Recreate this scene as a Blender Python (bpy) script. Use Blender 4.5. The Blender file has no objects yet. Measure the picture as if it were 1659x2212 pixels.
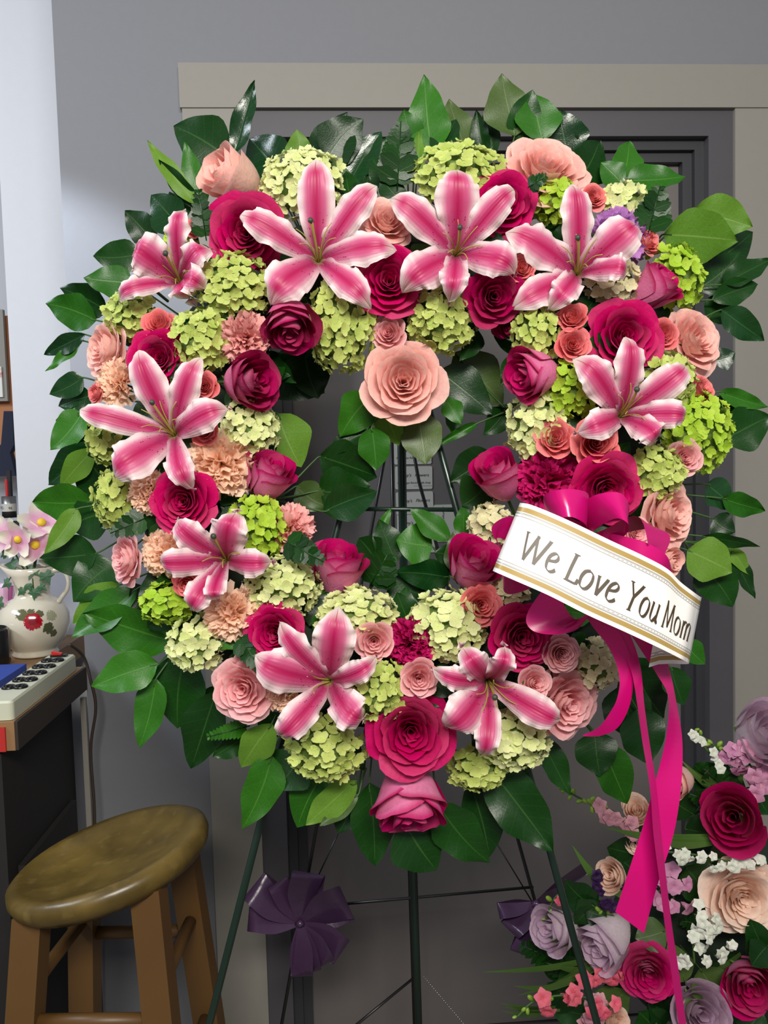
import bpy, math, random
from mathutils import Vector, Matrix, noise
pi = math.pi; sin = math.sin; cos = math.cos; V = Vector
random.seed(7)
SC = bpy.context.scene
COL = SC.collection
# ---------------------------------------------------------------- camera
F = 1750.0; PITCH = 0.0629; ROLL = 0.0275
CAM = V((0, 0, 1.42))
fw = V((0, cos(PITCH), -sin(PITCH))); up0 = V((0, sin(PITCH), cos(PITCH))); rt0 = V((1, 0, 0))
RT = rt0 * cos(ROLL) - up0 * sin(ROLL); UP = rt0 * sin(ROLL) + up0 * cos(ROLL)
cd = bpy.data.cameras.new('camera'); cam = bpy.data.objects.new('camera', cd); COL.objects.link(cam)
cam.matrix_world = Matrix(((RT.x, UP.x, -fw.x, CAM.x), (RT.y, UP.y, -fw.y, CAM.y), (RT.z, UP.z, -fw.z, CAM.z), (0, 0, 0, 1)))
cd.sensor_fit = 'VERTICAL'; cd.sensor_height = 36; cd.sensor_width = 36; cd.lens = F / 2212 * 36
cd.clip_start = 0.02
SC.camera = cam
# ---------------------------------------------------------------- light and exposure
SC.view_settings.view_transform = 'Standard'; SC.view_settings.look = 'None'
SC.view_settings.exposure = -0.12; SC.view_settings.gamma = 1.0; SC.view_settings.use_curve_mapping = False
try:
    SC.cycles.use_denoising = True
except Exception: pass
W = bpy.data.worlds.new('room_ambient'); SC.world = W; W.use_nodes = True
W.node_tree.nodes['Background'].inputs[0].default_value = (0.88, 0.92, 1.0, 1)
W.node_tree.nodes['Background'].inputs[1].default_value = 0.30
def area(name, loc, target, size, size_y, power, color, spread=pi):
    l = bpy.data.lights.new(name, 'AREA'); l.shape = 'RECTANGLE'; l.size = size; l.size_y = size_y
    l.energy = power; l.color = color; l.spread = spread
    o = bpy.data.objects.new(name, l); COL.objects.link(o); o.location = loc
    o.rotation_euler = (V(target) - V(loc)).to_track_quat('-Z', 'Y').to_euler(); return o
area('ceiling_light', (0.15, -1.0, 2.5), (0.02, 1.0, 1.30), 1.3, 0.4, 84, (1.0, 0.955, 0.88))
area('workroom_light', (-2.1, 0.9, 2.45), (-0.8, 1.7, 1.4), 1.1, 0.3, 34, (0.82, 0.90, 1.0))

sl = bpy.data.lights.new('wall_beam_spot', 'SPOT'); sl.energy = 95; sl.color = (0.80, 0.89, 1.0); sl.spot_size = math.radians(40); sl.spot_blend = .7; sl.shadow_soft_size = .03  # unseen spot added off-frame to throw the beam on the grey wall
so = bpy.data.objects.new('wall_beam_spot', sl); COL.objects.link(so); so.location = (-1.25, 1.45, 2.28)
so.rotation_euler = (V((-.70, 1.84, 1.78)) - V((-1.25, 1.45, 2.28))).to_track_quat('-Z', 'Y').to_euler()

# ---------------------------------------------------------------- helpers
def P(px, py, d):                       # a point of the place seen at a pixel, d metres ahead
    return CAM + fw * d + RT * ((px - 829.5) / F * d) + UP * (-(py - 1106) / F * d)
def HZ(px, py, z):                      # the point at height z under a pixel
    r = P(px, py, 1) - CAM; return CAM + r * ((z - CAM.z) / r.z)
WA = V((1, 0.063, 0)).normalized(); WN = V((0.063, -1, 0)).normalized(); WO = V((0, 1.87, 0))
def WS(px, py, out=0.0):                # wall coordinates (along, height) under a pixel
    r = P(px, py, 1) - CAM; o = WO + WN * out
    k = (o - CAM).dot(WN) / r.dot(WN); p = CAM + r * k
    return (p - o).dot(WA), p.z
def WP(s, z, out=0.0): return WO + WA * s + WN * out + V((0, 0, z))
def lin(c):
    return tuple(((x / 255) / 12.92 if x / 255 <= .04045 else ((x / 255 + .055) / 1.055) ** 2.4) for x in c) + (1,)
class MB:
    def __init__(s): s.v = []; s.f = []; s.uv = []; s.mi = []
    def grid(s, nu, nv, fn, mi=0, uvf=None):
        b = len(s.v)
        for j in range(nv + 1):
            for i in range(nu + 1):
                u, v = i / nu, j / nv; s.v.append(tuple(fn(u, v)))
        for j in range(nv):
            for i in range(nu):
                a = b + j * (nu + 1) + i
                s.f.append((a, a + 1, a + nu + 2, a + nu + 1)); s.mi.append(mi)
                q = [(i / nu, j / nv), ((i + 1) / nu, j / nv), ((i + 1) / nu, (j + 1) / nv), (i / nu, (j + 1) / nv)]
                s.uv += [uvf(*t) for t in q] if uvf else q
        return s
    def face(s, pts, mi=0, uv=None):
        b = len(s.v); s.v += [tuple(p) for p in pts]; s.f.append(tuple(range(b, b + len(pts)))); s.mi.append(mi)
        s.uv += uv if uv else [(0.5, 0.5)] * len(pts); return s
    def box(s, c, h, X=V((1, 0, 0)), Y=V((0, 1, 0)), Z=V((0, 0, 1)), mi=0, bev=0):
        c = V(c); X, Y, Z = X * h[0], Y * h[1], Z * h[2]; b = len(s.v)
        for k in range(8):
            s.v.append(tuple(c + X * (1 if k & 1 else -1) + Y * (1 if k & 2 else -1) + Z * (1 if k & 4 else -1)))
        for q in ((0, 2, 3, 1), (4, 5, 7, 6), (0, 1, 5, 4), (2, 6, 7, 3), (1, 3, 7, 5), (0, 4, 6, 2)):
            s.f.append(tuple(b + i for i in q)); s.mi.append(mi); s.uv += [(0, 0), (1, 0), (1, 1), (0, 1)]
        return s
    def tube(s, pts, rad, n=8, mi=0, cap=True):
        pts = [V(p) for p in pts]; m = len(pts); b = len(s.v); ref = None
        for k, p in enumerate(pts):
            t = (pts[min(k + 1, m - 1)] - pts[max(k - 1, 0)]).normalized()
            if ref is None: ref = t.orthogonal().normalized()
            ref = (ref - t * ref.dot(t)).normalized(); bi = t.cross(ref)
            r = rad[k] if isinstance(rad, (list, tuple)) else rad
            for i in range(n):
                a = 2 * pi * i / n; s.v.append(tuple(p + ref * (r * cos(a)) + bi * (r * sin(a))))
        for k in range(m - 1):
            for i in range(n):
                j = (i + 1) % n; s.f.append((b + k * n + i, b + k * n + j, b + (k + 1) * n + j, b + (k + 1) * n + i)); s.mi.append(mi)
                s.uv += [(i / n, k / m), ((i + 1) / n, k / m), ((i + 1) / n, (k + 1) / m), (i / n, (k + 1) / m)]
        if cap:
            s.f.append(tuple(b + i for i in range(n))[::-1]); s.mi.append(mi); s.uv += [(0, 0)] * n
            s.f.append(tuple(b + (m - 1) * n + i for i in range(n))); s.mi.append(mi); s.uv += [(0, 0)] * n
        return s
    def lathe(s, prof, c=V((0, 0, 0)), n=32, ax=V((0, 0, 1)), mi=0, mod=None):
        ax = V(ax).normalized(); X = ax.orthogonal().normalized() if abs(ax.z) < .99 else V((1, 0, 0)); Y = ax.cross(X)
        def fn(u, v):
            k = v * (len(prof) - 1); i = min(int(k), len(prof) - 2); t = k - i
            r = prof[i][0] * (1 - t) + prof[i + 1][0] * t; z = prof[i][1] * (1 - t) + prof[i + 1][1] * t
            a = 2 * pi * u; dr, dz = mod(a, r, z) if mod else (0, 0)
            return V(c) + X * ((r + dr) * cos(a)) + Y * ((r + dr) * sin(a)) + ax * (z + dz)
        return s.grid(n, len(prof) - 1, fn, mi)
    def ball(s, c, r, n=8, m=5, sc=(1, 1, 1)):
        return s.grid(n, m, lambda u, v: V(c) + V((r * sc[0] * cos(2 * pi * u) * sin(pi * v), r * sc[1] * sin(2 * pi * u) * sin(pi * v), -r * sc[2] * cos(pi * v))))
    def mesh(s, name, mats, smooth=True, org=None):
        me = bpy.data.meshes.new(name)
        vv = [tuple(V(p) - org) for p in s.v] if org is not None else s.v
        me.from_pydata(vv, [], s.f)
        l = me.uv_layers.new(name='UVMap'); l.data.foreach_set('uv', [c for q in s.uv for c in q])
        if not isinstance(mats, (list, tuple)): mats = [mats]
        for m in mats: me.materials.append(m)
        me.polygons.foreach_set('material_index', s.mi)
        me.polygons.foreach_set('use_smooth', [smooth] * len(s.f)); me.update(); return me
def link(name, data, parent=None, mat=None, M=None, label=None):
    o = bpy.data.objects.new(name, data); COL.objects.link(o)
    if parent is not None: o.parent = parent
    if M is not None:
        if parent is not None: o.matrix_local = M
        else: o.matrix_world = M
    if mat is not None: o.material_slots[0].link = 'OBJECT'; o.material_slots[0].material = mat
    if label: o['label'] = label
    return o
def tag(o, label, cat, group=None):
    o['label'] = label; o['category'] = cat
    if group: o['group'] = group
    return o
def empty(name, M, label, cat, group=None):
    o = bpy.data.objects.new(name, None); COL.objects.link(o); o.empty_display_size = .02
    o.matrix_world = M if isinstance(M, Matrix) else Matrix.Translation(M)
    return tag(o, label, cat, group)
def struct(name, mb, mat, smooth=False):
    o = link(name, mb.mesh(name, mat, smooth)); o['kind'] = 'structure'; return o
def part(name, mb, mat, root, smooth=True, label=None):   # mesh built in world space, parented to an unrotated empty
    return link(name, mb.mesh(name, mat, smooth, root.matrix_world.translation), root, label=label)
def frame(loc, z, spin=0.0, sc=1.0):
    z = V(z).normalized(); x = V((0, 0, 1)).cross(z)
    x = x.normalized() if x.length > .05 else RT.copy()
    y = z.cross(x); c, s_ = cos(spin), sin(spin); X = x * c + y * s_; Y = z.cross(X)
    return Matrix(((X.x * sc, Y.x * sc, z.x * sc, loc[0]), (X.y * sc, Y.y * sc, z.y * sc, loc[1]), (X.z * sc, Y.z * sc, z.z * sc, loc[2]), (0, 0, 0, 1)))
def spline(pts, n):                     # Catmull-Rom through tuples
    out = []; m = len(pts)
    for k in range(n + 1):
        t = k / n * (m - 1); i = min(int(t), m - 2); t -= i
        p0, p1, p2, p3 = pts[max(i - 1, 0)], pts[i], pts[i + 1], pts[min(i + 2, m - 1)]
        out.append(tuple(.5 * (2 * b + (c - a) * t + (2 * a - 5 * b + 4 * c - d) * t * t + (3 * b - a - 3 * c + d) * t ** 3) for a, b, c, d in zip(p0, p1, p2, p3)))
    return out

# ---------------------------------------------------------------- materials
class NT:
    def __init__(s, name):
        s.m = bpy.data.materials.new(name); s.m.use_nodes = True; s.t = s.m.node_tree; s.n = s.t.nodes
        s.b = s.n['Principled BSDF']; s.out = s.n['Material Output']
    def new(s, ty, **k):
        n = s.n.new('ShaderNode' + ty)
        for a, b in k.items(): setattr(n, a, b)
        return n
    def put(s, sock, v):
        if hasattr(v, 'is_linked') or isinstance(v, bpy.types.NodeSocket): s.t.links.new(v, sock)
        else: sock.default_value = v
    def math(s, op, a, b=0.0, c=None, clamp=False):
        n = s.new('Math', operation=op, use_clamp=clamp); s.put(n.inputs[0], a); s.put(n.inputs[1], b)
        if c is not None: s.put(n.inputs[2], c)
        return n.outputs[0]
    def mix(s, f, a, b, mode='MIX'):
        n = s.new('Mix', data_type='RGBA', blend_type=mode); s.put(n.inputs[0], f); s.put(n.inputs[6], a); s.put(n.inputs[7], b); return n.outputs[2]
    def ss(s, x, lo, hi):
        n = s.new('MapRange', interpolation_type='SMOOTHSTEP'); s.put(n.inputs[0], x); n.inputs[1].default_value = lo; n.inputs[2].default_value = hi; return n.outputs[0]
    def uv(s):
        n = s.new('UVMap'); q = s.new('SeparateXYZ'); s.t.links.new(n.outputs[0], q.inputs[0]); return q.outputs[0], q.outputs[1], n.outputs[0]
    def noise(s, scale, vec=None, detail=3.0):
        n = s.new('TexNoise'); n.inputs['Scale'].default_value = scale; n.inputs['Detail'].default_value = detail
        if vec is None: vec = s.new('TexCoord').outputs['Object']
        s.put(n.inputs['Vector'], vec); return n.outputs[0]
    def rnd(s): return s.new('ObjectInfo').outputs['Random']
    def hsv(s, col, h=.5, sa=1.0, v=1.0):
        n = s.new('HueSaturation'); s.put(n.inputs['Hue'], h); s.put(n.inputs['Saturation'], sa); s.put(n.inputs['Value'], v); s.put(n.inputs['Color'], col); return n.outputs[0]
    def bump(s, h, strength=.3, dist=.001):
        n = s.new('Bump'); n.inputs['Strength'].default_value = strength; n.inputs['Distance'].default_value = dist; s.put(n.inputs['Height'], h); s.put(s.b.inputs['Normal'], n.outputs[0]); return n.outputs[0]
    def set(s, col=None, rough=.5, metal=0, spec=None, coat=None):
        if col is not None: s.put(s.b.inputs['Base Color'], col)
        s.put(s.b.inputs['Roughness'], rough); s.b.inputs['Metallic'].default_value = metal
        if spec is not None: s.b.inputs['Specular IOR Level'].default_value = spec
        if coat: s.b.inputs['Coat Weight'].default_value = coat; s.b.inputs['Coat Roughness'].default_value = .12
        return s.m
    def translucent(s, col, amt=.25):
        t = s.new('BsdfTranslucent'); s.put(t.inputs[0], col); m = s.new('MixShader'); m.inputs[0].default_value = amt
        s.t.links.new(s.b.outputs[0], m.inputs[1]); s.t.links.new(t.outputs[0], m.inputs[2]); s.t.links.new(m.outputs[0], s.out.inputs[0])
def plain(name, c, rough=.5, metal=0, var=.06, scale=20, spec=None, bump=0, coat=None):
    k = NT(name); c = lin(c) if max(c) > 1 else tuple(c)[:3] + (1,)
    n = k.noise(scale); col = k.hsv(c, v=k.math('MULTIPLY_ADD', n, 2 * var, 1 - var))
    if bump: k.bump(n, bump, .002)
    return k.set(col, rough, metal, spec, coat)
def rose_mat(name, front, back, rim=None, base=None, amt=.22, rs=.84):
    k = NT(name); u, v, _ = k.uv(); front, back = lin(front), lin(back); rim = lin(rim) if rim else front; base = lin(base) if base else back
    bf = k.new('NewGeometry').outputs['Backfacing']
    c = k.mix(bf, back, front)
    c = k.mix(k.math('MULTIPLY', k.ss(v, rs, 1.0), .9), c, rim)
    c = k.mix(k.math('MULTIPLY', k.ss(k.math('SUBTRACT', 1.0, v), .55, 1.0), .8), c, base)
    vein = k.math('SINE', k.math('MULTIPLY', u, 90.0))
    n = k.noise(9.0, detail=4)
    c = k.hsv(c, v=k.math('MULTIPLY_ADD', n, .35, .83), sa=k.math('MULTIPLY_ADD', k.rnd(), .12, .94))
    k.bump(k.math('MULTIPLY_ADD', vein, .03, n), .25, .002)
    k.set(c, .55, spec=.25); k.translucent(c, amt); return k.m
def lily_mat():
    k = NT('lily_petal'); u, v, uvv = k.uv()
    e = k.math('ABSOLUTE', k.math('MULTIPLY_ADD', u, 2.0, -1.0))
    n = k.noise(14.0, detail=4); e2 = k.math('MULTIPLY_ADD', n, .25, k.math('SUBTRACT', e, .12))
    c = k.mix(k.ss(e2, .03, .5), lin((184, 38, 94)), lin((206, 96, 138)))
    c = k.mix(k.ss(e2, .40, .88), c, lin((240, 220, 220)))
    c = k.mix(k.ss(v, .72, .98), c, lin((240, 228, 220)))
    c = k.mix(k.math('MULTIPLY', k.ss(k.math('SUBTRACT', .09, e), 0.0, .07), .65), c, lin((176, 22, 84)))
    c = k.mix(k.math('MULTIPLY', k.ss(k.math('SUBTRACT', .42, v), 0.0, .42), .85), c, lin((160, 52, 98)))  # petal base: its own deeper pink, with throat shading painted in as well
    c = k.mix(k.ss(k.math('SUBTRACT', .1, v), 0.0, .1), c, lin((150, 160, 80)))
    vo = k.new('TexVoronoi'); mp = k.new('Mapping'); mp.inputs['Scale'].default_value = (12, 30, 1); k.put(mp.inputs[0], uvv); k.put(vo.inputs['Vector'], mp.outputs[0]); vo.inputs['Scale'].default_value = 1
    sp = k.math('MULTIPLY', k.ss(k.math('SUBTRACT', .26, vo.outputs['Distance']), 0, .1), k.ss(k.math('SUBTRACT', .42, v), 0, .12))
    sp = k.math('MULTIPLY', sp, k.ss(k.math('SUBTRACT', .8, e), 0, .2))
    c = k.mix(sp, c, lin((140, 10, 60)))
    back = k.mix(k.ss(e, .3, .9), lin((226, 160, 178)), lin((240, 222, 214)))
    c = k.mix(k.new('NewGeometry').outputs['Backfacing'], c, back)
    st = k.math('SINE', k.math('MULTIPLY', u, 70.0)); k.bump(k.math('MULTIPLY_ADD', st, .2, n), .3, .0015)
    k.set(c, .42, spec=.35); k.translucent(c, .2); return k.m
def leaf_mat(name, c1, c2, vein, rough=.32, amt=.12, spec=.5):
    k = NT(name); u, v, _ = k.uv(); e = k.math('ABSOLUTE', k.math('MULTIPLY_ADD', u, 2.0, -1.0))
    c = k.mix(k.rnd(), lin(c1), lin(c2))
    n = k.noise(30.0, detail=5); c = k.hsv(c, v=k.math('MULTIPLY_ADD', n, .5, .75))
    ph = k.math('FRACT', k.math('MULTIPLY', k.math('SUBTRACT', v, k.math('MULTIPLY', e, .16)), 7.5))
    lat = k.math('MULTIPLY', k.ss(k.math('SUBTRACT', .05, k.math('ABSOLUTE', k.math('SUBTRACT', ph, .5))), 0, .05), .3)
    mid = k.ss(k.math('SUBTRACT', .05, e), 0, .04)
    vn = k.math('MAXIMUM', mid, lat)
    c = k.mix(k.math('MULTIPLY', vn, .38), c, lin(vein))
    bf = k.new('NewGeometry').outputs['Backfacing']
    c = k.mix(k.math('MULTIPLY', bf, .6), c, lin((104, 142, 66)))
    k.bump(k.math('MULTIPLY_ADD', vn, -.6, n), .16, .0015)
    k.set(c, rough, spec=spec); k.translucent(c, amt); return k.m
def flor_mat(name, c1, c2, edge, amt=.25):
    k = NT(name); u, v, _ = k.uv(); r = k.rnd()
    c = k.mix(r, lin(c1), lin(c2)); c = k.mix(k.math('MULTIPLY', k.ss(v, .45, 1.0), .55), c, lin(edge))
    n = k.noise(12.0, detail=4)
    c = k.hsv(c, v=k.math('MULTIPLY_ADD', n, .3, .86)); k.bump(n, .3, .001)
    k.set(c, .55, spec=.25); k.translucent(c, amt); return k.m
MAT = dict(
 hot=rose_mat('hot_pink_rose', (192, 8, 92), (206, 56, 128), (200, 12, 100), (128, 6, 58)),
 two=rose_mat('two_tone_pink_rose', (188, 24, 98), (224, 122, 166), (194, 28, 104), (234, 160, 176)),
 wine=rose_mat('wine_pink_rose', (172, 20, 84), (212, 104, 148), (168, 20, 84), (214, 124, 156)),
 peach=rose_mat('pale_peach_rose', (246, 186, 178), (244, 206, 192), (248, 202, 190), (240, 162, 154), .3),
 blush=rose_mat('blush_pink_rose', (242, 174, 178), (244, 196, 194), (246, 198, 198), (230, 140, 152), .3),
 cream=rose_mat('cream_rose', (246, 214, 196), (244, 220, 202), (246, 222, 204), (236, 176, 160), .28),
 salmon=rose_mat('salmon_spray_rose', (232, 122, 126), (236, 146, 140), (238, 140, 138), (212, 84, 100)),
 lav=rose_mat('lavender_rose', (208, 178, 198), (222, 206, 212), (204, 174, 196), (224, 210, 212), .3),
 cpeach=flor_mat('peach_carnation', (255, 218, 190), (252, 208, 178), (255, 230, 208), .38),
 cdusty=flor_mat('dusty_pink_carnation', (230, 156, 154), (236, 168, 164), (244, 192, 184)),
 cpink=flor_mat('pink_carnation', (248, 176, 172), (244, 164, 166), (250, 200, 194)),
 cmag=flor_mat('magenta_carnation', (192, 14, 96), (174, 8, 82), (212, 34, 120)),
 clav=flor_mat('lavender_carnation', (190, 124, 200), (176, 108, 190), (210, 154, 214)),
 hg=flor_mat('lime_hydrangea', (176, 194, 92), (200, 212, 118), (214, 222, 146)),
 hb=flor_mat('bright_green_hydrangea', (158, 198, 48), (184, 212, 70), (190, 216, 90)),
 hw=flor_mat('cream_hydrangea', (212, 222, 142), (226, 230, 168), (234, 236, 190)),
 ho=flor_mat('pale_ivory_hydrangea', (226, 216, 176), (216, 214, 160), (238, 230, 198)),
 D=leaf_mat('dark_leaf', (12, 46, 12), (22, 66, 16), (70, 112, 50), .33, spec=.35),
 M=leaf_mat('mid_green_leaf', (32, 88, 14), (48, 106, 22), (100, 150, 66), .36, spec=.35),
 L=leaf_mat('lime_leaf', (88, 132, 38), (108, 150, 52), (156, 188, 104), .45, .3, .3),
 O=leaf_mat('olive_leaf', (60, 84, 34), (76, 98, 44), (110, 130, 76), .42, .15),
 lily=lily_mat())
MAT['G'] = leaf_mat('glossy_dark_leaf', (10, 48, 18), (18, 62, 22), (80, 118, 70), .22, spec=.6)
MAT['stem'] = plain('green_stem', (50, 84, 32), .5)
MAT['foam'] = plain('dark_green_foam', (16, 34, 18), .9, bump=.5, scale=60)
MAT['calyx'] = plain('pale_green_calyx', (112, 148, 66), .5)
MAT['fila'] = plain('lily_filament', (160, 150, 70), .4)
MAT['stig'] = plain('dark_stigma', (52, 62, 48), .5)
MAT['bud'] = plain('green_bud', (120, 150, 50), .45)
# ================================================================ the room
M_wall = plain('grey_wall_paint', (120, 121, 126), .75, var=.03, scale=60, bump=.05)
M_white = plain('white_wall_paint', (196, 198, 204), .7, var=.02, scale=50, bump=.05)
M_case = plain('taupe_trim_paint', (136, 132, 124), .6, var=.03, scale=40)
M_steel = plain('dark_door_frame_paint', (74, 72, 76), .5, var=.05, scale=30)
M_steel2 = plain('dark_door_stop_paint', (50, 50, 54), .5, var=.05, scale=30)
M_door = plain('grey_door_paint', (104, 98, 96), .6, var=.04, scale=8)
def wbox(mb, s0, s1, z0, z1, o0, o1, mi=0):
    mb.box(WP((s0 + s1) / 2, (z0 + z1) / 2, (o0 + o1) / 2), ((s1 - s0) / 2, abs(o1 - o0) / 2, (z1 - z0) / 2), WA, WN, mi=mi); return mb
s_corner = (WS(112, 60)[0] + WS(190, 1500)[0]) / 2
s_cl = (WS(398, 170)[0] + WS(459, 1850)[0]) / 2          # casing, left outer edge
s_fl = (WS(524, 300)[0] + WS(556, 1850)[0]) / 2          # metal frame, left outer edge
s_fr = (WS(1578, 300)[0] + WS(1582, 1500)[0]) / 2
z_ct = WS(900, 147)[1]; z_cb = WS(900, 241)[1]; z_f2 = WS(900, 298)[1]
wall = MB()
wbox(wall, s_corner, s_fl - .01, 0, 3.0, 0, -.16); wbox(wall, s_fl - .01, s_fr + .01, z_cb + .01, 3.0, 0, -.16); wbox(wall, s_fr + .01, 2.6, 0, 3.0, 0, -.16)
struct('wall_back', wall, M_wall)
t = MB(); wbox(t, s_cl, s_fl, .0, z_cb, 0, .018); struct('trim_1', t, M_case)
t = MB(); wbox(t, s_fr, s_fr + .13, .0, z_cb, 0, .018); struct('trim_2', t, M_case)
t = MB(); wbox(t, s_cl - .004, s_fr + .16, z_cb, z_ct, 0, .022); struct('trim_3', t, M_case)
# metal frame with stepped stops
dr = MB(); w1 = .058
wbox(dr, s_fl, s_fl + w1, 0, z_cb, -.02, .008); wbox(dr, s_fr - w1, s_fr, 0, z_cb, -.02, .008); wbox(dr, s_fl + w1, s_fr - w1, z_f2, z_cb, -.02, .008)
df = link('door_1', dr.mesh('door_1', M_steel, False)); df['kind'] = 'structure'
st = MB()
for (a, o0, o1) in ((w1, -.04, -.016), (w1 + .022, -.06, -.032)):
    b = a + .022
    wbox(st, s_fl + a, s_fl + b, 0, z_f2 - (a - w1), o0, o1); wbox(st, s_fr - b, s_fr - a, 0, z_f2 - (a - w1), o0, o1); wbox(st, s_fl + b, s_fr - b, z_f2 - (b - w1), z_f2 - (a - w1), o0, o1)
link('door_stop', st.mesh('door_stop', M_steel2, False), df)
dp = MB(); wbox(dp, s_fl + w1 + .04, s_fr - w1 - .04, .01, z_f2 - .04, -.095, -.055)
link('door_panel', dp.mesh('door_panel', M_door, False), df)
gap = MB(); wbox(gap, s_fl, s_fr, 0, z_cb, -.13, -.1); link('door_rebate', gap.mesh('door_rebate', M_steel2, False), df)
hw = MB()
for zz in (.35, 1.25, 1.95): hw.tube([WP(s_fl + w1 + .036, zz, -.05), WP(s_fl + w1 + .036, zz + .1, -.05)], .008, 8)
link('door_hinge', hw.mesh('door_hinge', M_steel2), df)
# white end wall turning back on the left, and the workroom beyond
s_wl = (WS(3, 400, -.42)[0] + WS(38, 1100, -.42)[0]) / 2
t = MB(); wbox(t, s_wl, s_corner + .3, 0, 3.0, -.42, -.56); struct('wall_left', t, M_white)
t = MB(); t.box((-2.2, 3.2, 1.45), (1.6, .05, 1.45)); struct('wall_workroom', t, M_white)
t = MB(); t.box((0, 1.0, -.03), (4, 3.2, .03)); struct('floor', t, plain('grey_floor', (96, 90, 84), .5, scale=4, bump=.1))
# ---------------- cards taped to the door
M_card = plain('white_card', (188, 186, 176), .6, var=.03); M_ink = plain('dark_ink', (40, 38, 36), .7, var=0)
def text_mesh(txt, size, font_shear=0):
    cu = bpy.data.curves.new('lettering', 'FONT'); cu.body = txt; cu.size = size; cu.shear = font_shear; cu.align_x = 'CENTER'; cu.align_y = 'CENTER'
    o = bpy.data.objects.new('lettering', cu); COL.objects.link(o); dg = bpy.context.evaluated_depsgraph_get()
    me = bpy.data.meshes.new_from_object(o.evaluated_get(dg)); bpy.data.objects.remove(o); return me
def wframe(s, z, out, rot=0, sc=1):
    X = WA * cos(rot) + V((0, 0, 1)) * sin(rot); Y = -WA * sin(rot) + V((0, 0, 1)) * cos(rot); Z = WN
    o = WP(s, z, out); return Matrix(((X.x * sc, Y.x * sc, Z.x * sc, o.x), (X.y * sc, Y.y * sc, Z.y * sc, o.y), (X.z * sc, Y.z * sc, Z.z * sc, o.z), (0, 0, 0, 1)))
OUT = -.0548
names = ('uppermost', 'second from the top', 'third from the top', 'fourth from the top', 'bottom')
def card_mesh(w, h, r=.004):
    mb = MB(); pts = []
    for cx, cy, a0 in ((w / 2 - r, h / 2 - r, 0), (-w / 2 + r, h / 2 - r, 90), (-w / 2 + r, -h / 2 + r, 180), (w / 2 - r, -h / 2 + r, 270)):
        for k in range(4): a = math.radians(a0 + 30 * k); pts.append((cx + r * cos(a), cy + r * sin(a)))
    mb.face([(x, y, .0009) for x, y in pts]); mb.face([(x, y, 0) for x, y in pts][::-1])
    for i in range(16): a, b = pts[i - 1], pts[i]; mb.face([(a[0], a[1], 0), (b[0], b[1], 0), (b[0], b[1], .0009), (a[0], a[1], .0009)])
    return mb.mesh('card', M_card, False)
cm = card_mesh(.089, .0545)
tm1 = text_mesh("A Michigan florist & gift shop", .0068); tm2 = text_mesh("Jenny's   Flowers", .0105, .35); tm3 = text_mesh("-----------------------", .006)
for tm in (tm1, tm2, tm3): tm.materials.clear(); tm.materials.append(M_ink)
sl, _ = WS(851, 1040, OUT); sr, _ = WS(934, 1060, OUT)
for k, py in enumerate((978, 1032, 1087, 1135, 1170)):
    s_, z_ = WS(894 + (py - 1040) * .04, py, OUT)
    e = empty('business_card', wframe(s_, z_, OUT, random.uniform(-.02, .02)), 'white business card taped to the grey door, %s of its column' % names[k], 'card', 'business cards on the door')
    link('card_face', cm, e)
    link('shop_line', tm1, e, M=Matrix.Translation((0, -.012, .0012))); link('shop_name', tm2, e, M=Matrix.Translation((0, .006, .0012)))
    link('address_line', tm3, e, M=Matrix.Translation((.022, -.019, .0012)))
s_, z_ = WS(962, 1130, OUT)
e = empty('business_card', wframe(s_, z_, OUT, -pi / 2), 'white business card turned sideways, right of the card column on the door', 'card', 'business cards on the door')
link('card_face', cm, e); link('shop_line', tm1, e, M=Matrix.Translation((0, -.004, .0012)))

# ================================================================ counter, stool, left-hand things
ZC = .97
M_top = plain('worn_wood_worktop', (142, 108, 72), .55, var=.15, scale=10)
M_black = plain('black_cabinet', (26, 24, 24), .7, var=.1)
c_far = HZ(182, 1440, ZC); c_near = HZ(30, 1560, ZC)
ax = (c_near - c_far); ax.z = 0; LEN = ax.length; ax.normalize(); sd = V((ax.y, -ax.x, 0)); sd = sd if sd.x < 0 else -sd
ctr = (c_far + c_near) / 2
wt = empty('worktop', V((ctr.x, ctr.y, ZC)), 'worn wooden worktop with dark edge beside the grey wall', 'worktop')
mb = MB(); mb.box(ctr + sd * .35 - V((0, 0, .026)), (LEN / 2, .35, .026), ax, sd); mb.box(c_far + sd * .41 - ax * .19 - V((0, 0, .029)), (.192, .29, .027), ax, sd); o = part('board', mb, M_top, wt, False)
mb = MB(); mb.box(ctr - sd * .002 - V((0, 0, .026)), (LEN / 2 - .002, .003, .026), ax, sd); part('side_edging', mb, plain('dark_brown_edging', (52, 44, 38), .6), wt, False, 'dark brown edging strip')
mb = MB(); mb.box(c_near + sd * .1 + ax * .002 - V((0, 0, .03)), (.003, .085, .022), ax, sd); part('front_label', mb, plain('red_tape', (176, 40, 36), .5), wt, False, 'red strip on the front edge')
bc = empty('base_cabinet', V((ctr.x, ctr.y, 0)), 'black base cabinet under the wooden worktop', 'cabinet')
mb = MB(); mb.box(ctr + sd * .37 - V((0, 0, ZC)) + V((0, 0, (ZC - .058) / 2)), (LEN / 2 - .01, .34, (ZC - .058) / 2 - .001), ax, sd); part('carcass', mb, M_black, bc, False)
mb = MB(); mb.box(ctr + sd * .022 - V((0, 0, ZC)) + V((0, 0, .38)), (LEN / 2 - .05, .006, .3), ax, sd); part('side_panel', mb, M_black, bc, False)
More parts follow.
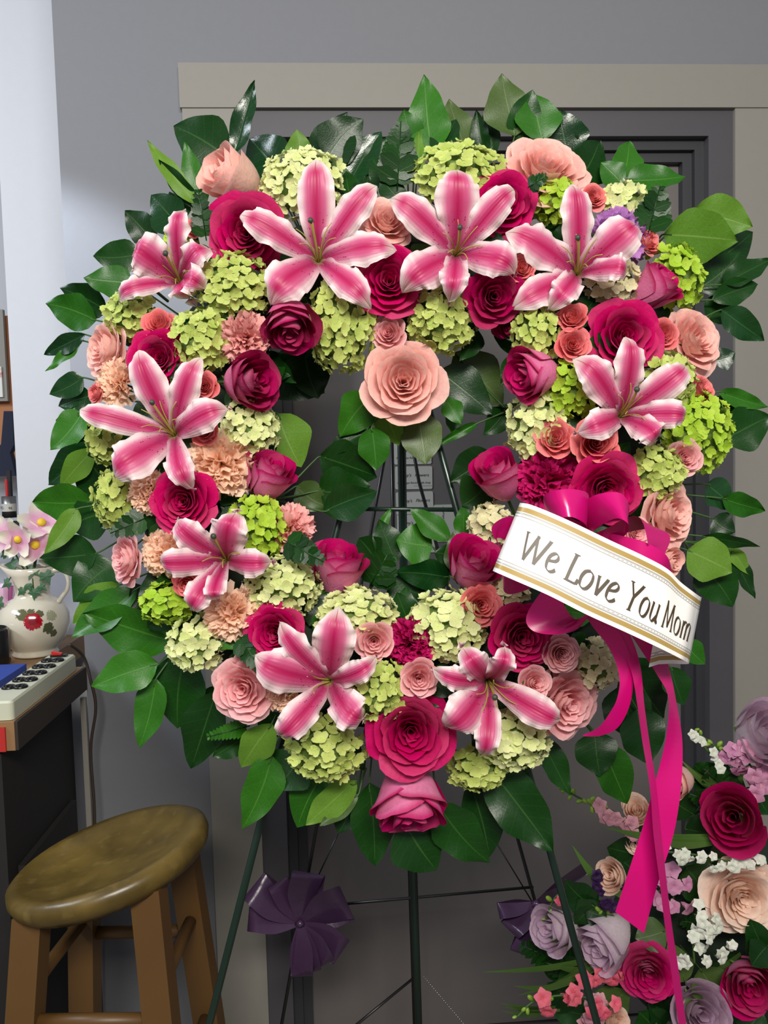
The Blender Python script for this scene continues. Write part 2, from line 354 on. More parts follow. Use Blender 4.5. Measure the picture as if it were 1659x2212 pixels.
# stool
k = NT('worn_gold_stool_wood'); n1 = k.noise(11.0, detail=6); n2 = k.noise(38.0, detail=5)
cc = k.mix(k.ss(n1, .3, .7), lin((78, 63, 27)), lin((106, 86, 37))); cc = k.mix(k.math('MULTIPLY', k.ss(n2, .52, .72), .3), cc, lin((132, 112, 62)))
k.bump(n2, .2, .002); M_seat = k.set(cc, k.math('MULTIPLY_ADD', n1, .3, .2), spec=.5); M_leg = plain('oak_stool_leg', (94, 66, 32), .45, var=.18, scale=7)
sc_ = P(238, 1850, 1.40); ST = V((sc_.x, sc_.y, 0)); zs = sc_.z; RS = .171
tilt = Matrix.Rotation(math.radians(7.5), 4, V((.15, 1, 0)))
stool = empty('bar_stool', ST, 'round wooden bar stool with a worn gold-brown dished seat left of the wreath', 'stool')
mb = MB(); prof = [(0.0001, -.034), (.13, -.034), (.155, -.03), (RS - .004, -.018), (RS, -.006), (RS - .002, .006), (RS - .012, .013), (RS - .026, .011), (.13, .003), (.10, -.004), (.05, -.010), (.0001, -.011)]
mb.lathe(prof, V((0, 0, 0)), 48)
smesh = mb.mesh('seat', M_seat)
link('seat', smesh, stool, M=Matrix.Translation((0, 0, zs)) @ Matrix.Rotation(math.radians(-13), 4, V((0, 1, 0))))
tops = [(-.105, -.085), (.085, -.105), (.105, .085), (-.075, .105)]
rotl = Matrix.Rotation(math.radians(5), 4, 'Z')
LP = []
for x, y in tops:
    a = rotl @ V((x, y, 0)); b = V((a.x * 1.62, a.y * 1.62, 0)); top = ST + V((a.x, a.y, zs - .026 + a.x * .231)); bot = ST + V((b.x, b.y, .0))
    LP.append((top, bot)); mb = MB(); d = (bot - top); zz = d.normalized(); xx = V((1, 0, 0)); xx = (xx - zz * xx.dot(zz)).normalized(); yy = zz.cross(xx)
    xx, yy = (xx * cos(.08) + yy * sin(.08)), (yy * cos(.08) - xx * sin(.08))
    mb.box((top + bot) / 2, (.024, .019, d.length / 2), xx, yy, zz); part('leg', mb, M_leg, stool, False)
def lat(i, z): a, b = LP[i]; k = (a.z - z) / (a.z - b.z); return a + (b - a) * k
for i, j, z in ((2, 3, .55), (0, 1, .535), (3, 0, .58), (1, 2, .58), (1, 2, .38), (3, 0, .36), (2, 3, .34), (0, 1, .22)):
    mb = MB(); mb.tube([lat(i, z), lat(j, z)], .0115, 12); part('rung', mb, M_leg, stool)
# power strip on the counter
zt = ZC + .036
q = [HZ(90, 1414, zt), HZ(153, 1413, zt), HZ(12, 1515, zt), HZ(-70, 1517, zt)]
a1 = (q[2] - q[1]); L1 = a1.length; a1.normalize(); a2 = V((a1.y, -a1.x, 0)); a2 = a2 if a2.x < 0 else -a2
wS = .062; pc = (q[1] + q[2]) / 2 + a2 * (wS / 2 - .012)
ps = empty('power_strip', V((pc.x, pc.y, ZC)), 'cream metal power strip with black outlets and red switch on the worktop', 'power strip')
M_ps = plain('cream_enamel', (196, 198, 176), .4, var=.03); M_out = plain('black_plastic', (18, 18, 18), .25)
mb = MB()
def rr(w, l, r, z, n=4):
    out = []
    for cx, cy, a0 in ((w - r, l - r, 0), (-w + r, l - r, 90), (-w + r, -l + r, 180), (w - r, -l + r, 270)):
        for k in range(n + 1): a = math.radians(a0 + 90 * k / n); out.append(V((pc.x, pc.y, 0)) + a2 * (cx + r * cos(a)) + a1 * (cy + r * sin(a)) + V((0, 0, z)))
    return out
rings = [rr(wS / 2, L1 / 2, .008, ZC + .001), rr(wS / 2, L1 / 2, .008, zt - .004), rr(wS / 2 - .003, L1 / 2 - .003, .006, zt)]
for k in range(2):
    A, B = rings[k], rings[k + 1]
    for i in range(len(A)): mb.face([A[i - 1], A[i], B[i], B[i - 1]])
mb.face(rings[2]); part('housing', mb, M_ps, ps, False)
for k in range(5):
    c = V((pc.x, pc.y, zt)) - a1 * (L1 / 2 - .062 - k * .052)
    mb = MB()
    for sgn in (-1, 1):
        cc = c + a2 * sgn * .011
        mb.lathe([(.0001, .001), (.008, .001), (.009, .004), (.0115, .005), (.0135, .003), (.0135, 0)], cc, 16)
        for dx in (-.004, .004): mb.box(cc + a2 * dx + V((0, 0, .003)), (.0012, .004, .002), a2, a1)
    part('outlet', mb, M_out, ps)
c = V((pc.x, pc.y, zt)) - a1 * (L1 / 2 - .02)
mb = MB(); mb.box(c + V((0, 0, .002)), (.017, .008, .003), a2, a1); rk = part('switch', mb, M_out, ps, False)
mb = MB(); mb.box(c + V((0, 0, .006)) + a2 * .004, (.011, .006, .004), (a2 + V((0, 0, .25))).normalized(), a1)
link('rocker', mb.mesh('rocker', plain('red_plastic', (200, 34, 28), .3), False, ps.matrix_world.translation), rk, label='red rocker')
# blue pad
b0 = HZ(18, 1462, ZC + .02)
mb = MB(); mb.box(b0 + a2 * .06 - V((0, 0, .006)), (.06, .1, .009), a2, a1); o = link('folded_cloth', mb.mesh('folded_cloth', plain('blue_cloth', (40, 66, 150), .8, bump=.3), False)); tag(o, 'blue folded cloth lying behind the power strip on the worktop', 'cloth')
# pitcher
dp_ = 1.62; base = P(78, 1412, dp_); 
k_ = (ZC - CAM.z) / (base.z - CAM.z); base = CAM + (base - CAM) * k_; dist = (base - CAM).dot(fw); px = dist / F
pt = empty('pitcher', base, 'cream ceramic pitcher with red rose decal on the worktop', 'pitcher')
k = NT('cream_glazed_ceramic'); co = k.new('TexCoord').outputs['Object']
def blob(cx, cz, rr_, wob=.35, fr=220):
    vm = k.new('VectorMath', operation='DISTANCE'); nz = k.new('TexNoise'); nz.inputs['Scale'].default_value = fr; k.put(nz.inputs['Vector'], co)
    cy = -math.sqrt(max(0, (72 * px) ** 2 - cx ** 2)) * .96
    k.put(vm.inputs[0], co); vm.inputs[1].default_value = (cx, cy, cz)
    d = k.math('MULTIPLY_ADD', nz.outputs[0], rr_ * wob * 2, k.math('SUBTRACT', vm.outputs['Value'], rr_ * wob)); return k.ss(k.math('SUBTRACT', rr_, d), 0, .0012)
colr = lin((214, 206, 186))
for (x, z, r_, cl) in ((4, 98, 13, (96, 96, 62)), (22, 102, 10, (96, 96, 62)), (14, 110, 7, (110, 110, 76)), (38, 98, 9, (92, 92, 62)), (50, 66, 12, (78, 82, 50)), (56, 90, 12, (160, 160, 130)), (58, 52, 9, (84, 86, 56))):
    colr = k.mix(blob(x * px, z * px, r_ * px, .5), colr, lin(cl))
colr = k.mix(blob(26 * px, 82 * px, 18 * px, .3), colr, lin((164, 16, 34)))
colr = k.mix(k.math('MULTIPLY', blob(26 * px, 82 * px, 10 * px, .6, 420), .6), colr, lin((110, 8, 24)))
M_cer = k.set(colr, .12, spec=.6, coat=.6)
prof = [(.0001, 0), (46, 0), (48, 4), (44, 10), (47, 15), (58, 26), (68, 45), (73, 66), (72, 86), (64, 106), (50, 118), (38, 124), (35, 132), (36, 150), (41, 172), (48, 188), (44, 189), (37, 172), (32, 150), (31, 132)]
prof = [(a * px, b * px) for a, b in prof]
mb = MB()
def spout(a, r, z):
    t = max(0, (z / px - 150) / 38); g = max(0, cos(a - pi)) ** 6; return (t * g * 20 * px, t * g * 8 * px)
mb.lathe(prof, V((0, 0, 0)), 40, mod=spout); body = link('body', mb.mesh('body', M_cer), pt)
mb = MB(); hp = [(V((x, -6, z)) * px) for x, _, z in spline([(40, 0, 176), (62, 0, 182), (78, 0, 168), (78, 0, 142), (64, 0, 122), (56, 0, 112)], 16)]
mb.tube(hp, [.0045 + .002 * abs(1 - i / 8) for i in range(17)], 10); link('handle', mb.mesh('handle', M_cer), pt)
# silk flowers and ivy in the pitcher
M_silk = NT('white_pink_silk'); u, v, _ = M_silk.uv(); c = M_silk.mix(M_silk.ss(v, .3, .95), lin((226, 166, 196)), lin((236, 236, 212))); M_silk.set(c, .7); M_silk.translucent(c, .2); M_silk = M_silk.m
M_yel = plain('yellow_stamens', (226, 190, 40), .6); 
def cup_petal(w=.8, cup=.25):
    mb = MB(); mb.grid(4, 4, lambda u, v: V(((u - .5) * w * sin(pi * (v * .8 + .12)) ** .7, v - .25 * 0, cup * v * v + cup * (2 * u - 1) ** 2 * v * .6))); return mb.mesh('petal', M_silk)
cpm = cup_petal(); ymb = MB(); ymb.ball((0, 0, .08), .2, 10, 6, (1, 1, .7)); yme = ymb.mesh('flower_centre', M_yel)
def mk_stem(a, b, r=.0016, mat=None, sag=0): 
    mb = MB(); m = (a + b) / 2 - V((0, 0, sag)); mb.tube([a, (a + m) / 2, m, (m + b) / 2, b], r, 6); return mb
for x, y, s_, tx, ty, lab in ((78, 1178, 42, -.1, .3, 'yellow-centred white and pink silk flower low in the pitcher bunch'), (90, 1130, 40, .4, .7, 'white and pink silk flower highest in the pitcher bunch'),
        (12, 1158, 40, -.6, .2, 'cream and pink silk flower at the left edge of the pitcher bunch'), (40, 1165, 34, -.2, -.2, 'greenish white silk flower between two others in the pitcher bunch'), (118, 1200, 32, .7, .2, 'half-hidden white silk flower right of the yellow-centred one')):
    loc = P(x, y, dist - .02 + random.uniform(-.03, .05)); n = -fw + RT * tx + UP * ty
    e = empty('silk_flower', frame(loc, n, random.random() * 6, s_ * px * 1.2), lab, 'flower', 'silk flowers in the pitcher')
    for i in range(5): link('petal', cpm, e, M=Matrix.Rotation(i * 2 * pi / 5, 4, 'Z'))
    link('flower_centre', yme, e)
    a = base + V((0, 0, 150 * px)); mb = mk_stem(e.matrix_world.inverted() @ a, V((0, 0, 0)), .04); link('stem', mb.mesh('stem', MAT['stem']), e)
def ivy_mesh():
    mb = MB(); pts = [(0, -.1), (.25, -.28), (.5, -.1), (.42, .1), (.62, .3), (.25, .4), (0, .95), (-.25, .4), (-.62, .3), (-.42, .1), (-.5, -.1), (-.25, -.28)]
    for i in range(12):
        a, b = pts[i - 1], pts[i]; mb.face([(0, .2, .08), (a[0], a[1], -.06 * abs(a[0])), (b[0], b[1], -.06 * abs(b[0]))])
    return mb.mesh('ivy_leaf', MAT['M'], True)
ivm = ivy_mesh(); e = empty('ivy_spray', base + V((0, -.01, 186 * px)), 'dark green silk ivy hanging over the rim of the pitcher', 'ivy'); eo = e.matrix_world.translation
M_iv = leaf_mat('ivy_leaf_green', (28, 84, 48), (16, 60, 34), (90, 130, 90), .5)
for x, y, s_, tx, ty, sp in ((72, 1230, 26, 0, .3, 2.8), (98, 1240, 28, .2, .1, 3.5), (60, 1262, 22, -.2, .1, 2.6), (74, 1275, 24, 0, 0, 3.1), (88, 1266, 18, .2, 0, 4), (48, 1275, 18, -.2, 0, 2.4), (18, 1258, 22, -.3, .1, 2.2), (30, 1220, 30, -.4, .4, 1.6), (60, 1205, 30, 0, .6, .3), (100, 1212, 24, .4, .4, -1), (3, 1300, 26, -.5, .2, 2), (14, 1196, 26, -.4, .4, 1)):
    loc = P(x, y, dist - (47 * px if y > 1225 else 20 * px)); F_ = frame(loc, -fw + RT * tx + UP * ty, sp, s_ * px)
    link('ivy_leaf', ivm, e, M_iv, Matrix.Translation(-eo) @ F_)
mb = MB(); mb.tube([base + V((0, -.03, 180 * px)), P(70, 1240, dist - 46 * px), P(72, 1275, dist - 46 * px)], .0015, 6); mb.tube([base + V((0, -.02, 180 * px)), P(35, 1225, dist - 30 * px), P(15, 1262, dist - 45 * px)], .0015, 6); part('stem', mb, MAT['stem'], e)
# wrapped pink thing behind the pitcher, cable, things in the workroom
k = NT('pink_cellophane'); cc = k.mix(k.math('FRACT', k.math('MULTIPLY', k.uv()[0], 5.0)), lin((238, 226, 240)), lin((206, 92, 170))); M_cel = k.set(cc, .2, spec=.6)
g0 = HZ(2, 1400, ZC); mb = MB(); mb.lathe([(.0001, .001), (.05, .001), (.055, .03), (.045, .11), (.05, .16), (.04, .16), (.0001, .13)], g0 + V((-.01, .0, 0)), 28, mod=lambda a, r, z: (.004 * sin(9 * a) * (r > .01), 0))
o = link('wrapped_gift', mb.mesh('wrapped_gift', M_cel, False)); tag(o, 'pink and white striped wrapped pot left of the pitcher', 'gift')
g1 = HZ(-20, 1440, ZC); mb = MB(); mb.lathe([(.0001, .001), (.04, .001), (.044, .01), (.044, .085), (.038, .09), (.036, .01), (.0001, .01)], g1 + V((-.0, .0, 0)), 28)
o = link('black_pot', mb.mesh('black_pot', M_out)); tag(o, 'black round pot at the left edge of the worktop', 'pot')
mb = MB(); mb.tube([tuple(p) for p in spline([tuple(P(150, 1392, 1.72)), tuple(P(180, 1418, 1.77)), tuple(P(196, 1470, 1.78)), tuple(P(207, 1530, 1.79)), tuple(P(196, 1620, 1.8)), tuple(P(204, 1750, 1.81)), tuple(P(204, 1900, 1.82)), tuple(P(206, 2180, 1.83))], 40)], .0035, 8)
o = link('power_cable', mb.mesh('power_cable', plain('brown_cable', (60, 48, 42), .5))); tag(o, 'brown power cable dropping down the wall beside the counter', 'cable')
mb = MB()
s_, _ = WS(212, 2100); wbox(mb, s_ - .006, s_ + .006, .2, .9, 0, .01); o = link('cable_conduit', mb.mesh('cable_conduit', M_case, False)); tag(o, 'thin pale conduit running up the grey wall behind the stool', 'conduit')
DB = 2.45
def panel(name, x0, x1, y0, y1, d, th, mat, lab, cat, rot=0):
    a, b = P(x0, y0, d), P(x1, y1, d); mb = MB(); X = V((1, 0, 0)); c = (a + b) / 2
    mb.box(c, (abs(b.x - a.x) / 2, th, abs(a.z - b.z) / 2)); o = link(name, mb.mesh(name, mat, False)); tag(o, lab, cat); return o
DB2 = (2.95 - .012) / cos(PITCH)
panel('brown_wall_panel', -160, 60, 690, 1012, 2.95, .012, plain('orange_brown_board', (176, 116, 76), .7), 'orange-brown board on the workroom wall', 'board')
k = NT('printed_picture'); cc = k.mix(k.ss(k.noise(18.0), .5, .6), lin((222, 222, 216)), lin((196, 110, 96))); M_pic = k.set(cc, .5)
e = empty('picture_frame', P(-20, 780, 2.9), 'pale framed picture on the brown board in the workroom', 'picture')
for (x0, x1, y0, y1, nm, mt, th) in ((-120, 16, 674, 866, 'frame', M_case, .008), (-110, 6, 684, 796, 'dark_mount', plain('brown_picture', (150, 84, 40), .6), .0095), (-110, 8, 796, 858, 'print', M_pic, .0105)):
    a, b = P(x0, y0, 2.9), P(x1, y1, 2.9); mb = MB(); mb.box((a + b) / 2, (abs(b.x - a.x) / 2, th, abs(a.z - b.z) / 2)); part(nm, mb, mt, e, False)
M_navy = plain('navy_cloth', (24, 30, 50), .85, bump=.4)
mb = MB(); ol = [(8, 888), (26, 888), (30, 960), (21, 978), (34, 1028), (-30, 1030), (-30, 985), (2, 960)]
f_ = [P(x, y, 2.72) for x, y in ol]; b_ = [p + V((0, .03, 0)) for p in f_]; mb.face(f_[::-1]); mb.face(b_)
for i in range(8): mb.face([f_[i - 1], f_[i], b_[i], b_[i - 1]])
o = link('navy_apron', mb.mesh('navy_apron', M_navy, False)); tag(o, 'navy blue apron hanging in the workroom doorway', 'apron')
e = empty('knife_canister', P(21, 1128, 2.6), 'grey metal canister with a white Knives label in the workroom', 'canister')
M_can = plain('brushed_metal', (150, 150, 148), .35, 1)
mb = MB(); rC = 15 / F * 2.6; hC = 46 / F * 2.6; mb.lathe([(.0001, 0), (rC, 0), (rC, hC), (rC * .92, hC), (rC * .92, .01), (.0001, .01)], P(21, 1118, 2.6), 24); part('canister_body', mb, M_can, e)
mb = MB(); mb.lathe([(rC * 1.02, hC * .3), (rC * 1.02, hC * .66)], P(21, 1118, 2.6), 24); lb = part('paper_label', mb, M_card, e)
tk = text_mesh('Knives', 9.5 / F * 2.6); tk.materials.clear(); tk.materials.append(M_ink)
pk = P(21, 1096, 2.6) + V((0, -rC * 1.06, 0)) ; link('lettering', tk, e, M=Matrix.Translation(pk - e.matrix_world.translation) @ Matrix.Rotation(pi / 2, 4, 'X'))
mb = MB(); mb.box(P(15, 1062, 2.6), (.003, .004, .04)); kn = part('knife_handle', mb, plain('red_handle', (190, 30, 30), .4), e, False)
mb = MB(); mb.box(P(21, 1050, 2.62), (.006, .006, .05)); part('knife_handle', mb, M_black, e, False)
mb = MB(); mb.box(P(10, 1136, 2.6), (.11, .06, .012)); o = link('workroom_shelf', mb.mesh('workroom_shelf', M_black, False)); tag(o, 'dark shelf under the knife canister in the workroom', 'shelf')
# ================================================================ flower builders
CX, CY, RR = 862.0, 1005.0, 470.0
def dw(px, py): return 1.12 - (py - 1000) / 700 * .045
def ring(px, py):
    x, y = px - CX, -(py - CY); r = math.hypot(x, y); off = max(-1.1, min(1.1, (r - RR) / 200)); return x / r, y / r, off
def fdepth(px, py, fwd=0.0):
    off = ring(px, py)[2]; return dw(px, py) - .075 + .05 * off * off - fwd
def facing(px, py, k=.45):
    a, b, off = ring(px, py); return a * off * k, b * off * k
STEM = MB().tube([(0, 0, 0), (0, 0, -1)], 1, 6).mesh('stem', MAT['stem'])
def add_stem(e, s_m, ln, r=.0022, z0=0):       # stem along the flower's own axis, running back into the foam
    link('stem', STEM, e, M=Matrix.Translation((0, 0, z0)) @ Matrix.Diagonal((r / s_m, r / s_m, ln / s_m, 1)))
def rpetal(R, zb, H, curl, A, phi, sp=.06, nu=10, nv=8, cor=.22, seed=0, tipc=0.0):
    rg = random.Random(seed); a1, a2, a3 = rg.uniform(-1, 1), rg.uniform(-1, 1), rg.uniform(0, 6)
    def fn(u, v):
        u = u * 2 - 1; ve = v * (1 - cor * abs(u) ** 3)
        r = R * (.12 + .88 * (1 - (1 - min(1, ve * 1.05)) ** 2.2)); z = zb + (H - zb) * ve ** 1.25
        if ve > .62:
            t = (ve - .62) / .38; r += curl * t * t * (1 + .5 * u * u); z -= curl * .55 * t * t * (.6 + .8 * u * u)
        if ve > .86: t = (ve - .86) / .14; r += .035 * t; z -= .02 * t
        r += sp * R * u + .045 * R * sin(3 * u + a3) * v + tipc * R * v * v * (1 - abs(u)) * (1 + a2) + .02 * sin(7 * u + a3 * 2) * v ** 3
        z += (.07 * a1 * sin(2.5 * u + a2 * 3) * v + .05 * u * a2 * v) * (.4 + R) + .018 * sin(9 * u + a3) * v ** 4
        ph = phi + u * A * (.3 + .7 * sin(pi / 2 * min(1, ve * 1.4)))
        return V((r * cos(ph), r * sin(ph), z))
    return MB().grid(nu, nv, fn).mesh('petal', MAT['hot'])
def rose_set(kind, seed):
    rg = random.Random(seed); L = []
    if kind == 'open': spec = [(2, .08, .10, .0, 2.0), (3, .14, .18, .01, 1.4), (3, .22, .24, .02, 1.3), (3, .31, .29, .04, 1.25), (4, .42, .31, .07, 1.0), (4, .54, .26, .10, 1.0), (4, .67, .14, .15, .98), (5, .78, -.06, .22, .82)]; zb = -.62
    elif kind == 'tight': spec = [(2, .10, .34, 0, 2.0), (3, .19, .38, .01, 1.35), (3, .31, .40, .03, 1.25), (4, .46, .36, .06, .98), (4, .62, .24, .11, .95), (5, .80, .05, .20, .82)]; zb = -.75
    elif kind == 'bud': spec = [(2, .14, .86, 0, 2.0), (3, .26, .95, .01, 1.3), (3, .42, .98, .04, 1.25), (3, .62, .96, .08, 1.25), (3, .80, .88, .10, 1.2), (3, .88, .66, .2, 1.1)]; zb = -.95
    elif kind == 'closed': spec = [(2, .12, .92, 0, 2.0), (3, .26, 1.0, .0, 1.3), (3, .46, 1.06, .02, 1.3), (3, .66, 1.06, .03, 1.3), (3, .84, 1.0, .07, 1.28), (2, .93, .86, .16, 1.25)]; zb = -1.1
    else: spec = [(2, .10, .15, 0, 2.0), (3, .2, .2, .02, 1.3), (4, .33, .2, .04, 1.0), (5, .46, .18, .06, .8), (5, .6, .1, .1, .8), (6, .76, -.02, .16, .7), (5, .86, -.2, .22, .8)]; zb = -.6
    k = 0; ph0 = 0
    for n, R, H, curl, A in spec:
        ph0 += .75
        for i in range(n):
            k += 1; L.append(rpetal(R * rg.uniform(.96, 1.04), zb, H + rg.uniform(-.03, .03), curl * rg.uniform(.8, 1.2), A, ph0 + i * 2 * pi / n + rg.uniform(-.12, .12), seed=seed * 50 + k, tipc=.05 if curl > .08 else 0))
    return L
CAL = MB().lathe([(.0001, -1.02), (.1, -1.0), (.17, -.93), (.2, -.84), (.16, -.72)], n=12)
for i in range(5):
    a = i * 1.257; CAL.grid(2, 4, lambda u, v: V((cos(a) * (.14 + .75 * v * .8) - sin(a) * (u - .5) * .3 * (1 - v), sin(a) * (.14 + .75 * v * .8) + cos(a) * (u - .5) * .3 * (1 - v), -.85 + .35 * v)))
CALM = CAL.mesh('calyx', MAT['calyx'])
RS_ = {k: [rose_set(k, 3 + 11 * i + j) for i in range(n)] for j, (k, n) in enumerate((('open', 3), ('tight', 3), ('bud', 3), ('full', 2), ('closed', 3)))}
def rose(px, py, dia, kind, mat, label, tx=None, ty=None, fwd=0.0, d=None, name='rose', group=None, var=None, sl=None):
    a, b = facing(px, py); tx = a if tx is None else tx; ty = b if ty is None else ty
    d = fdepth(px, py, .012 + fwd) if d is None else d
    R = dia * (1.1 if name == 'rose' else 1.17) / 2 * d / F / {'open': 1.02, 'tight': 1.02, 'bud': 1.06, 'closed': 1.02, 'full': 1.08}[kind]
    n = -fw + RT * tx + UP * ty if abs(tx) + abs(ty) < 3 else RT * tx + UP * ty
    e = empty(name, frame(P(px, py, d), n, random.random() * 6.28, R), label, 'flower', group or {'rose': 'roses of the wreath', 'spray_rose': 'small spray roses of the wreath'}.get(name))
    vs = RS_[kind]; vs = vs[(var if var is not None else random.randrange(len(vs)))]
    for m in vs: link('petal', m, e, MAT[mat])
    link('calyx', CALM, e); add_stem(e, R, sl or .055, z0=-.95)
    return e
def carn_petal(seed, teeth=True):
    rg = random.Random(seed); p1, p2 = rg.uniform(0, 6), rg.uniform(0, 6); nu = 12
    def fn(u, v):
        x = (u * 2 - 1); w = .07 + .40 * v ** 1.3
        zz = v * (1 - .12 * x * x) + (.045 * (1 if int(round(u * nu)) % 2 else -1) if v > .99 else 0)
        y = .10 * v * v * sin(x * 5.5 + p1) + .06 * v ** 3 * sin(x * 11 + p2) + .14 * v ** 3
        return V((x * w, y, zz))
    return MB().grid(nu, 4, fn).mesh('petal', MAT['cpeach'])
CP = [carn_petal(i) for i in range(5)]
def sph(n, seed, zmin=-.25):            # even directions over a dome
    rg = random.Random(seed); out = []
    for i in range(n):
        z = 1 - (1 - zmin) * (i + .5) / n; a = i * 2.39996 + rg.uniform(-.15, .15); r = math.sqrt(max(0, 1 - z * z)); out.append(V((r * cos(a), r * sin(a), z)))
    return out
def orient(dirv, spin, loc=(0, 0, 0), s=1.0):
    z = dirv.normalized(); x = z.orthogonal().normalized(); y = z.cross(x); c, q = cos(spin), sin(spin); X = (x * c + y * q) * s; Y = z.cross(X); Z = z * s
    return Matrix(((X.x, Y.x, Z.x, loc[0]), (X.y, Y.y, Z.y, loc[1]), (X.z, Y.z, Z.z, loc[2]), (0, 0, 0, 1)))
def carnation(px, py, dia, mat, label, tx=None, ty=None, fwd=0.0, n=46):
    a, b = facing(px, py); tx = a if tx is None else tx; ty = b if ty is None else ty
    d = fdepth(px, py, fwd); R = dia / 2 * d / F * 1.12; rg = random.Random(int(px * 7 + py))
    e = empty('carnation', frame(P(px, py, d), -fw + RT * tx + UP * ty, 0, R), label, 'flower', 'carnations of the wreath')
    for i, dr in enumerate(sph(n, int(px), .0)):
        q = V((dr.x, dr.y, dr.z * .8 + .25)); s = .80 + .3 * (1 - dr.z) + rg.uniform(-.05, .05)
        link('petal', rg.choice(CP), e, MAT[mat], orient(q, rg.uniform(0, 6.28), (0, 0, -.45), s))
    add_stem(e, R, .055, z0=-.4); return e
def floret(seed):
    rg = random.Random(seed); mb = MB()
    for k in range(4):
        a0 = k * pi / 2 + rg.uniform(-.12, .12); cp = rg.uniform(.05, .5); L = rg.uniform(.9, 1.08); tw = rg.uniform(-.2, .2)
        def fn(u, v):
            x = u * 2 - 1; w = .56 * sin(pi * min(1, v * .86 + .07)) ** .62
            lx, ly = v * L, x * w; z = cp * v * v + .12 * x * x * v + tw * x * v * .5 + .03 * sin(v * 9 + x * 4)
            if k % 2: z += .05
            return V((lx * cos(a0) - ly * sin(a0), lx * sin(a0) + ly * cos(a0), z))
        mb.grid(3, 3, fn)
    mb.ball((0, 0, .07), .075, 6, 4); return mb.mesh('floret', MAT['hg'])
FL = [floret(i) for i in range(6)]
CORE = MB().ball((0, 0, 0), .74, 14, 9).mesh('flower_core', plain('hydrangea_core', (92, 116, 48), .8, var=.3, scale=40))
def hydrangea(px, py, w, h, mat, label, tx=None, ty=None, fwd=0.0, fs=27):
    a, b = facing(px, py, .35); tx = a if tx is None else tx; ty = b if ty is None else ty
    d = fdepth(px, py, -.012 + fwd); rx, ry = w * .585 * d / F, h * .585 * d / F; rm = (rx + ry) / 2; rg = random.Random(int(px * 3 + py))
    fsm = fs / 2 * d / F / rm * rg.uniform(.95, 1.08); k = 1 - fsm * .35
    F_ = frame(P(px, py, d), -fw + RT * tx + UP * ty, 0, 1)
    F_ = F_ @ Matrix.Diagonal((rx, ry, min(rm, .045), 1))
    e = empty('hydrangea', F_, label, 'flower', 'hydrangeas of the wreath')
    n = int(max(16, min(140, 2.4 / (fsm * fsm))))
    for i, dr in enumerate(sph(n, int(px + py), -.12)):
        j = V((rg.uniform(-.5, .5), rg.uniform(-.5, .5), rg.uniform(-.2, .5)))
        link('floret', rg.choice(FL), e, MAT[mat], orient(dr + j, rg.uniform(0, 6.28), dr * (k * rg.uniform(.86, 1.04)), fsm * rg.uniform(.85, 1.2)))
    link('flower_core', CORE, e); add_stem(e, rm, .05, z0=-.6); return e
